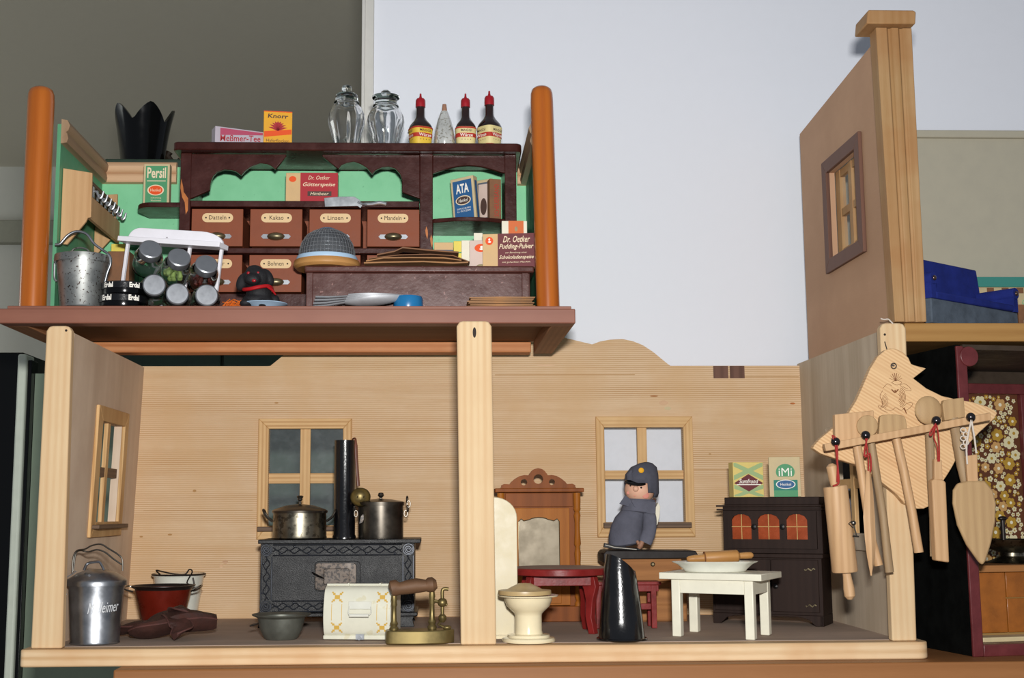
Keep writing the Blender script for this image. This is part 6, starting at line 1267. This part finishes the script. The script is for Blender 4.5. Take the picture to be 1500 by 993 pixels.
m = M(); m.tube(smoothpts([P(x, y, 1.3962) for x, y in ((1290, 466.5), (1295, 468), (1301, 467.5), (1305, 471), (1308, 474))], 3, False), .0008, 6); m.v = [v-P(1300, 472, 1.3962) for v in m.v]
solo(m, 'string_end', 'string_white', 'short end of white string on top of the right pine post', 'string', P(1300, 472, 1.3962))
def utensil(name, label, cat, px, py, Y): return thing(name, label, cat, P(px, py, Y))
def plate(t, nm, pts, Y, th, mat, bev=.0008): m = M(t.location); m.prism([P(p_[0], p_[1], Y).xz for p_ in pts], Y, Y+th); return m.build(nm, mat, t, bev=bev)
def rod(t, nm, pts, Y, r, mat, seg=14, flat=1): m = M(t.location); m.tube([P(x, y, Y) for x, y in pts], [a*Y/FPX for a in r] if isinstance(r, (list, tuple)) else r*Y/FPX, seg, flat=flat); return m.build(nm, mat, t)
def cord(t, pts, Y, mat='string_red', r=.0008):
    m = M(t.location); m.tube(smoothpts([P(x, y, Y) for x, y in pts], 3, False), r, 6); return m.build('cord', mat, t)
# left square paddle
t = utensil('square_paddle', 'flat square headed wooden paddle at the left end of the hen rack', 'spatula', 1255, 606, 1.365)
plate(t, 'blade', ((1223, 607), (1280, 601), (1282, 645), (1224, 655)), 1.364, .009, 'beech'); rod(t, 'handle', [(1255, 650), (1266, 720), (1277, 790), (1287, 828)], 1.3685, [6.5, 6.3, 6, 6.5], 'beech')
t = utensil('round_spoon', 'small round headed wooden spoon left on the hen rack', 'spoon', 1271, 610, 1.3605)
plate(t, 'bowl', [(1271+15.5*math.cos(u), 624+16*math.sin(u)) for u in [2*PI*i/24 for i in range(24)]], 1.3605, .003, 'beech_pale'); rod(t, 'handle', [(1276, 646), (1283, 690), (1294, 760), (1303, 838)], 1.3675, [5.5, 5.8, 6, 6.3], 'beech_grey')
t = utensil('short_spatula', 'short wooden spatula with rounded wide head in middle of hen rack', 'spatula', 1307, 615, 1.366)
plate(t, 'blade', smoothpts([(1289, 617, 0), (1291, 609, 0), (1302, 607, 0), (1320, 608, 0), (1327, 614, 0), (1327, 634, 0), (1308, 641, 0), (1289, 643, 0)], 3), 1.364, .007, 'beech_pale'); rod(t, 'handle', [(1312, 638), (1324, 690), (1336, 750), (1346, 809)], 1.3675, [6.5, 6.5, 6.5, 6.8], 'beech')
t = utensil('large_round_spoon', 'large round headed wooden spoon right of the burnt flowers', 'spoon', 1360, 600, 1.362)
m = M(t.location); c = P(1360, 601, 1.369); m.ell(c, 20.5*1.365/FPX, .0045, 21.5*1.365/FPX, 28, 14); m.build('bowl', 'beech_pale', t); rod(t, 'handle', [(1361, 622), (1364, 700), (1367, 760), (1368, 815)], 1.3685, [6.5, 6.0, 5.5, 5.5], 'beech_grey')
t = utensil('square_spatula', 'square headed wooden spatula near the right end of hen rack', 'spatula', 1397, 600, 1.3665)
plate(t, 'blade', ((1381, 592), (1383, 586), (1412, 582), (1414, 611), (1384, 616)), 1.3645, .008, 'beech_pale'); rod(t, 'handle', [(1397, 612), (1403, 650), (1409, 680), (1416, 708)], 1.3685, [7, 7.5, 8, 8], 'beech_grey')
# hanging from the pegs
Yh = 1.343
t = utensil('rolling_pin', 'large wooden rolling pin hanging by red string at left of hen rack', 'rolling pin', 1224, 690, 1.352)
Yr = 1.354; R_ = Yr/FPX
ax = [(1218, 684), (1221, 700), (1224, 712)]; rod(t, 'handle', [(1217, 679), (1218, 683), (1222, 700), (1223.5, 712)], Yr, [3, 8, 8.5, 6.5], 'beech')
rod(t, 'roller', [(1223.5, 712), (1223.7, 713.2), (1237.5, 836), (1237.7, 838)], Yr, [16.5, 17.6, 18.4, 17.4], 'beech', 32)
rod(t, 'handle', [(1240, 838), (1241, 845), (1243.5, 862), (1244.8, 873), (1245, 878)], Yr, [6, 6.2, 8, 7.8, 3.5], 'beech', 18)
cord(t, ((1224, 652), (1226, 670), (1228, 695), (1228, 708), (1220, 712)), Yh, r=.0011); cord(t, ((1222, 645), (1219, 638), (1223, 640), (1226, 648), (1227, 670), (1226, 706)), Yh)
t = utensil('pointed_slicer', 'narrow pointed wooden slicer hanging by red string under second peg', 'slicer', 1276, 700, Yh)
m = M(t.location); ys = (689, 700, 720, 757, 790, 815, 843); xs = (1272, 1272.5, 1273, 1273, 1275, 1276, 1276); ws = (3, 4, 6, 8.5, 8, 6, .8)
def bladeloft(m, Y, th): m.loft([[(P(x-w_, y, Y).x, Y, P(x, y, Y).z), (P(x, y, Y).x, Y-th, P(x, y, Y).z), (P(x+w_, y, Y).x, Y, P(x, y, Y).z), (P(x, y, Y).x, Y+th, P(x, y, Y).z)] for x, y, w_ in zip(xs, ys, ws)], smooth=False)
bladeloft(m, 1.345, .003); m.build('blade', 'beech', t)
cord(t, ((1268, 642), (1270, 655), (1272, 672), (1272, 690)), Yh); cord(t, ((1270, 642), (1266, 668), (1274, 664), (1276, 684), (1274, 692)), Yh, r=.0010)
m = M(t.location); c = P(1268, 668, Yh); m.ell(c, .0018, .0018, .0018, 8, 6); m.build('knot', 'string_red', t)
t = utensil('wooden_chopper', 'oblong wooden chopper hanging by red string under the third peg', 'chopper', 1377, 760, Yh)
plate(t, 'blade', ((1365, 704), (1370, 701), (1383, 703), (1386, 707), (1391, 824), (1371, 821)), 1.3440, .012, 'beech', .0015); plate(t, 'neck', ((1369, 672), (1380, 674), (1381, 703), (1369, 702)), 1.3445, .007, 'beech')
cord(t, ((1371, 622), (1368, 640), (1373, 655), (1374, 676)), Yh); cord(t, ((1372, 622), (1375, 640), (1376, 660), (1376, 676)), Yh); cord(t, ((1371, 620), (1362, 634), (1364, 638), (1369, 625)), Yh)
t = utensil('cake_server', 'pointed leaf shaped wooden cake server hanging by white string', 'cake server', 1428, 760, Yh)
BL = [(1403.6, 708), (1420, 704), (1443, 703.5), (1455.5, 718), (1460, 737), (1459, 764), (1453, 795), (1444.7, 822), (1440, 828), (1434, 822), (1417, 798), (1403.6, 769), (1397, 737), (1397.5, 718)]
plate(t, 'blade', BL, 1.3425, .006, 'beech_pale', .0022); plate(t, 'neck', ((1415, 668), (1432, 665), (1433, 706), (1418, 706)), 1.3442, .005, 'beech')
cord(t, ((1423, 615), (1416, 650), (1417, 680)), Yh-.001, 'string_white', .001); cord(t, ((1423, 615), (1428, 645), (1430, 664)), Yh-.001, 'string_white', .001)
for k in range(5): m = M(t.location); c = P(1411+(k % 2)*4, 630+k*6, Yh); m.tube([(c.x+.003*math.cos(2*PI*i/10), c.y, c.z+.0026*math.sin(2*PI*i/10)) for i in range(10)], .0007, 5, closed=True); m.build('bow_loop', 'string_white', t)
t = utensil('metal_pin', 'small metal safety pin on the large rolling pin side', 'pin', 1250, 768, 1.34)
m = M(t.location); m.ell(P(1250.5, 766, 1.340), .0028, .002, .0026, 12, 8); m.tube([P(x, y, 1.340) for x, y in ((1250, 768), (1253, 778), (1255, 785))], .0008, 6); m.tube([P(x, y, 1.340) for x, y in ((1249, 785), (1258, 786))], .0010, 6); m.tube([P(x, y, 1.340) for x, y in ((1250, 773), (1243, 767), (1248, 763))], .0006, 6); m.build('pin_body', 'wire', t)
# ================================================================ blue sofa on the upper right board
ra = math.radians(36); c = P(1372, 462, 1.452); c.z = UZ+.0003
t = thing('blue_sofa', 'blue felt toy sofa with grey base and shiny buttons on oak board', 'sofa', c, ra)
Mi = (Matrix.Translation(c) @ RZ(ra)).inverted()
def so(px, py, ly): c0 = Mi @ Vector((0, 0, ZC)); d_ = Mi.to_3x3() @ ray(px, py); k = (ly-c0.y)/d_.y; return c0+d_*k
W_ = so(1484, 440, 0).x; zl = so(1372, 438, 0).z; x0_ = -.013
mk('sofa_button', paint, '6E5A54', .2, .1, metal=.8)
for x in (-.008, W_-.004):
    for y in (.004, .050): m = M(); m.lathe([(0, 0), (.0042, 0), (.0042, .0050), (0, .0050)], 16, (x, y, 0)); m.build('foot', 'beech', t)
m = M(); m.box(x0_, W_+.006, -.002, .062, .0052, zl); m.build('base', 'grey_felt', t, bev=.0015)
m = M(); m.box(-.002, W_-.004, -.003, .048, zl+.0002, zl+.009); m.build('seat', 'blue_felt', t, bev=.002, seg=3)
ah = so(1372, 402, 0).z
for x in (x0_+.0005, W_-.0038):
    m = M(); m.box(x, x+.0095, -.003, .055, zl+.0002, ah-.005); m.lathe([(.0, -.004), (.0070, -.004), (.0075, -.003), (.0075, .055), (0, .055)], 20, (x+.0048, 0, ah-.006), 'y'); ar = m.build('armrest', 'blue_felt', t)
    m = M(); m.ell((x+.0048, -.0045, ah-.006), .0032, .0022, .0032, 14, 10); m.build('button', 'sofa_button', ar)
bh = so(1372, 386, .050).z+.002
m = M(); m.loft([[(x0_+.001, .044, zl+.0002), (W_+.006, .044, zl+.0002), (W_+.006, .060, zl+.0002), (x0_+.001, .060, zl+.0002)], [(x0_+.001, .050, bh), (W_+.004, .050, bh), (W_+.004, .062, bh), (x0_+.001, .062, bh)]], smooth=False); m.build('backrest', 'blue_felt', t, bev=.002, seg=3)
# teal topped tile bench behind the sofa
Yq = 1.700; q0, q1_ = P(1422, 406, Yq), P(1500, 420, Yq)
t = thing('tile_bench', 'low teal topped wall bench with pale tile pattern behind the sofa', 'bench', (q0.x, Yq, UZ+.0003)); z_ = lambda py: P(1450, py, Yq).z-UZ-.0003
m = M(); m.box(0, .25, 0, .04, z_(420), z_(405.5)); m.build('top_rail', 'teal', t, bev=.0006)
m = M(); m.box(0, .25, .003, .04, 0, z_(420.2)); bp = m.build('front_panel', 'card', t)
m = M()
for k in range(12): m.rect(.002+k*.021, .012+k*.021, z_(429), z_(421), .0026)
m.build('check_print', 'kraft', bp)
m = M()
for k in range(8): m.tube([(.02+k*.03+.008*math.sin(i*.9), .0026, z_(462)+(z_(432)-z_(462))*i/8) for i in range(9)], .0006, 5); m.oval(.024+k*.03, z_(434), .003, .003, .0024, 10)
m.build('vine_print', 'green_wall', bp)
c = P(1494, 462, 1.60); t, w_, h = carton('small pink and white packet right of the blue sofa', 1491, 1520, 446, 1.60, UZ+.0003, .02, 'kraft', 0, name='packet')
prn(t, 'print_panel', 'card_white', lambda m: m.rect(-w_*.25, w_*.4, h*.1, h*.6, -.0003))
# ================================================================ pan on the tiled counter in the dark box
c0 = dl(1482, 820, .10); Mw = Matrix.Translation((DX, DY, TZ)) @ RZ(RD); wpos = Mw @ Vector((c0.x, .098, cz+.0083))
s = .040
t = thing('metal_pan', 'dull brass pan with upright handle on the tiled kitchen counter', 'pan', wpos, RD)
m = M(); m.lathe([(0, 0), (s*.8, 0), (s*.55, .004), (s*.35, .008), (s*.35, .012), (s*.9, .020), (s*1.05, .028), (s*1.0, .028), (s*.85, .021), (0, .018)], 40); m.build('pan_body', 'pewter', t)
m = M(); m.tube([(-.012, -.002, .018), (-.012, -.002, .052)], .0026, 10); m.ell((-.012, -.002, .053), .006, .004, .003, 12, 8); m.build('handle', 'dark_rim', t)
m = M(); m.tube(smoothpts([(.012, -.03, .028), (.02, -.04, .022), (.03, -.03, .016)], 3, False), .003, 8); m.build('spout', 'steel', t)
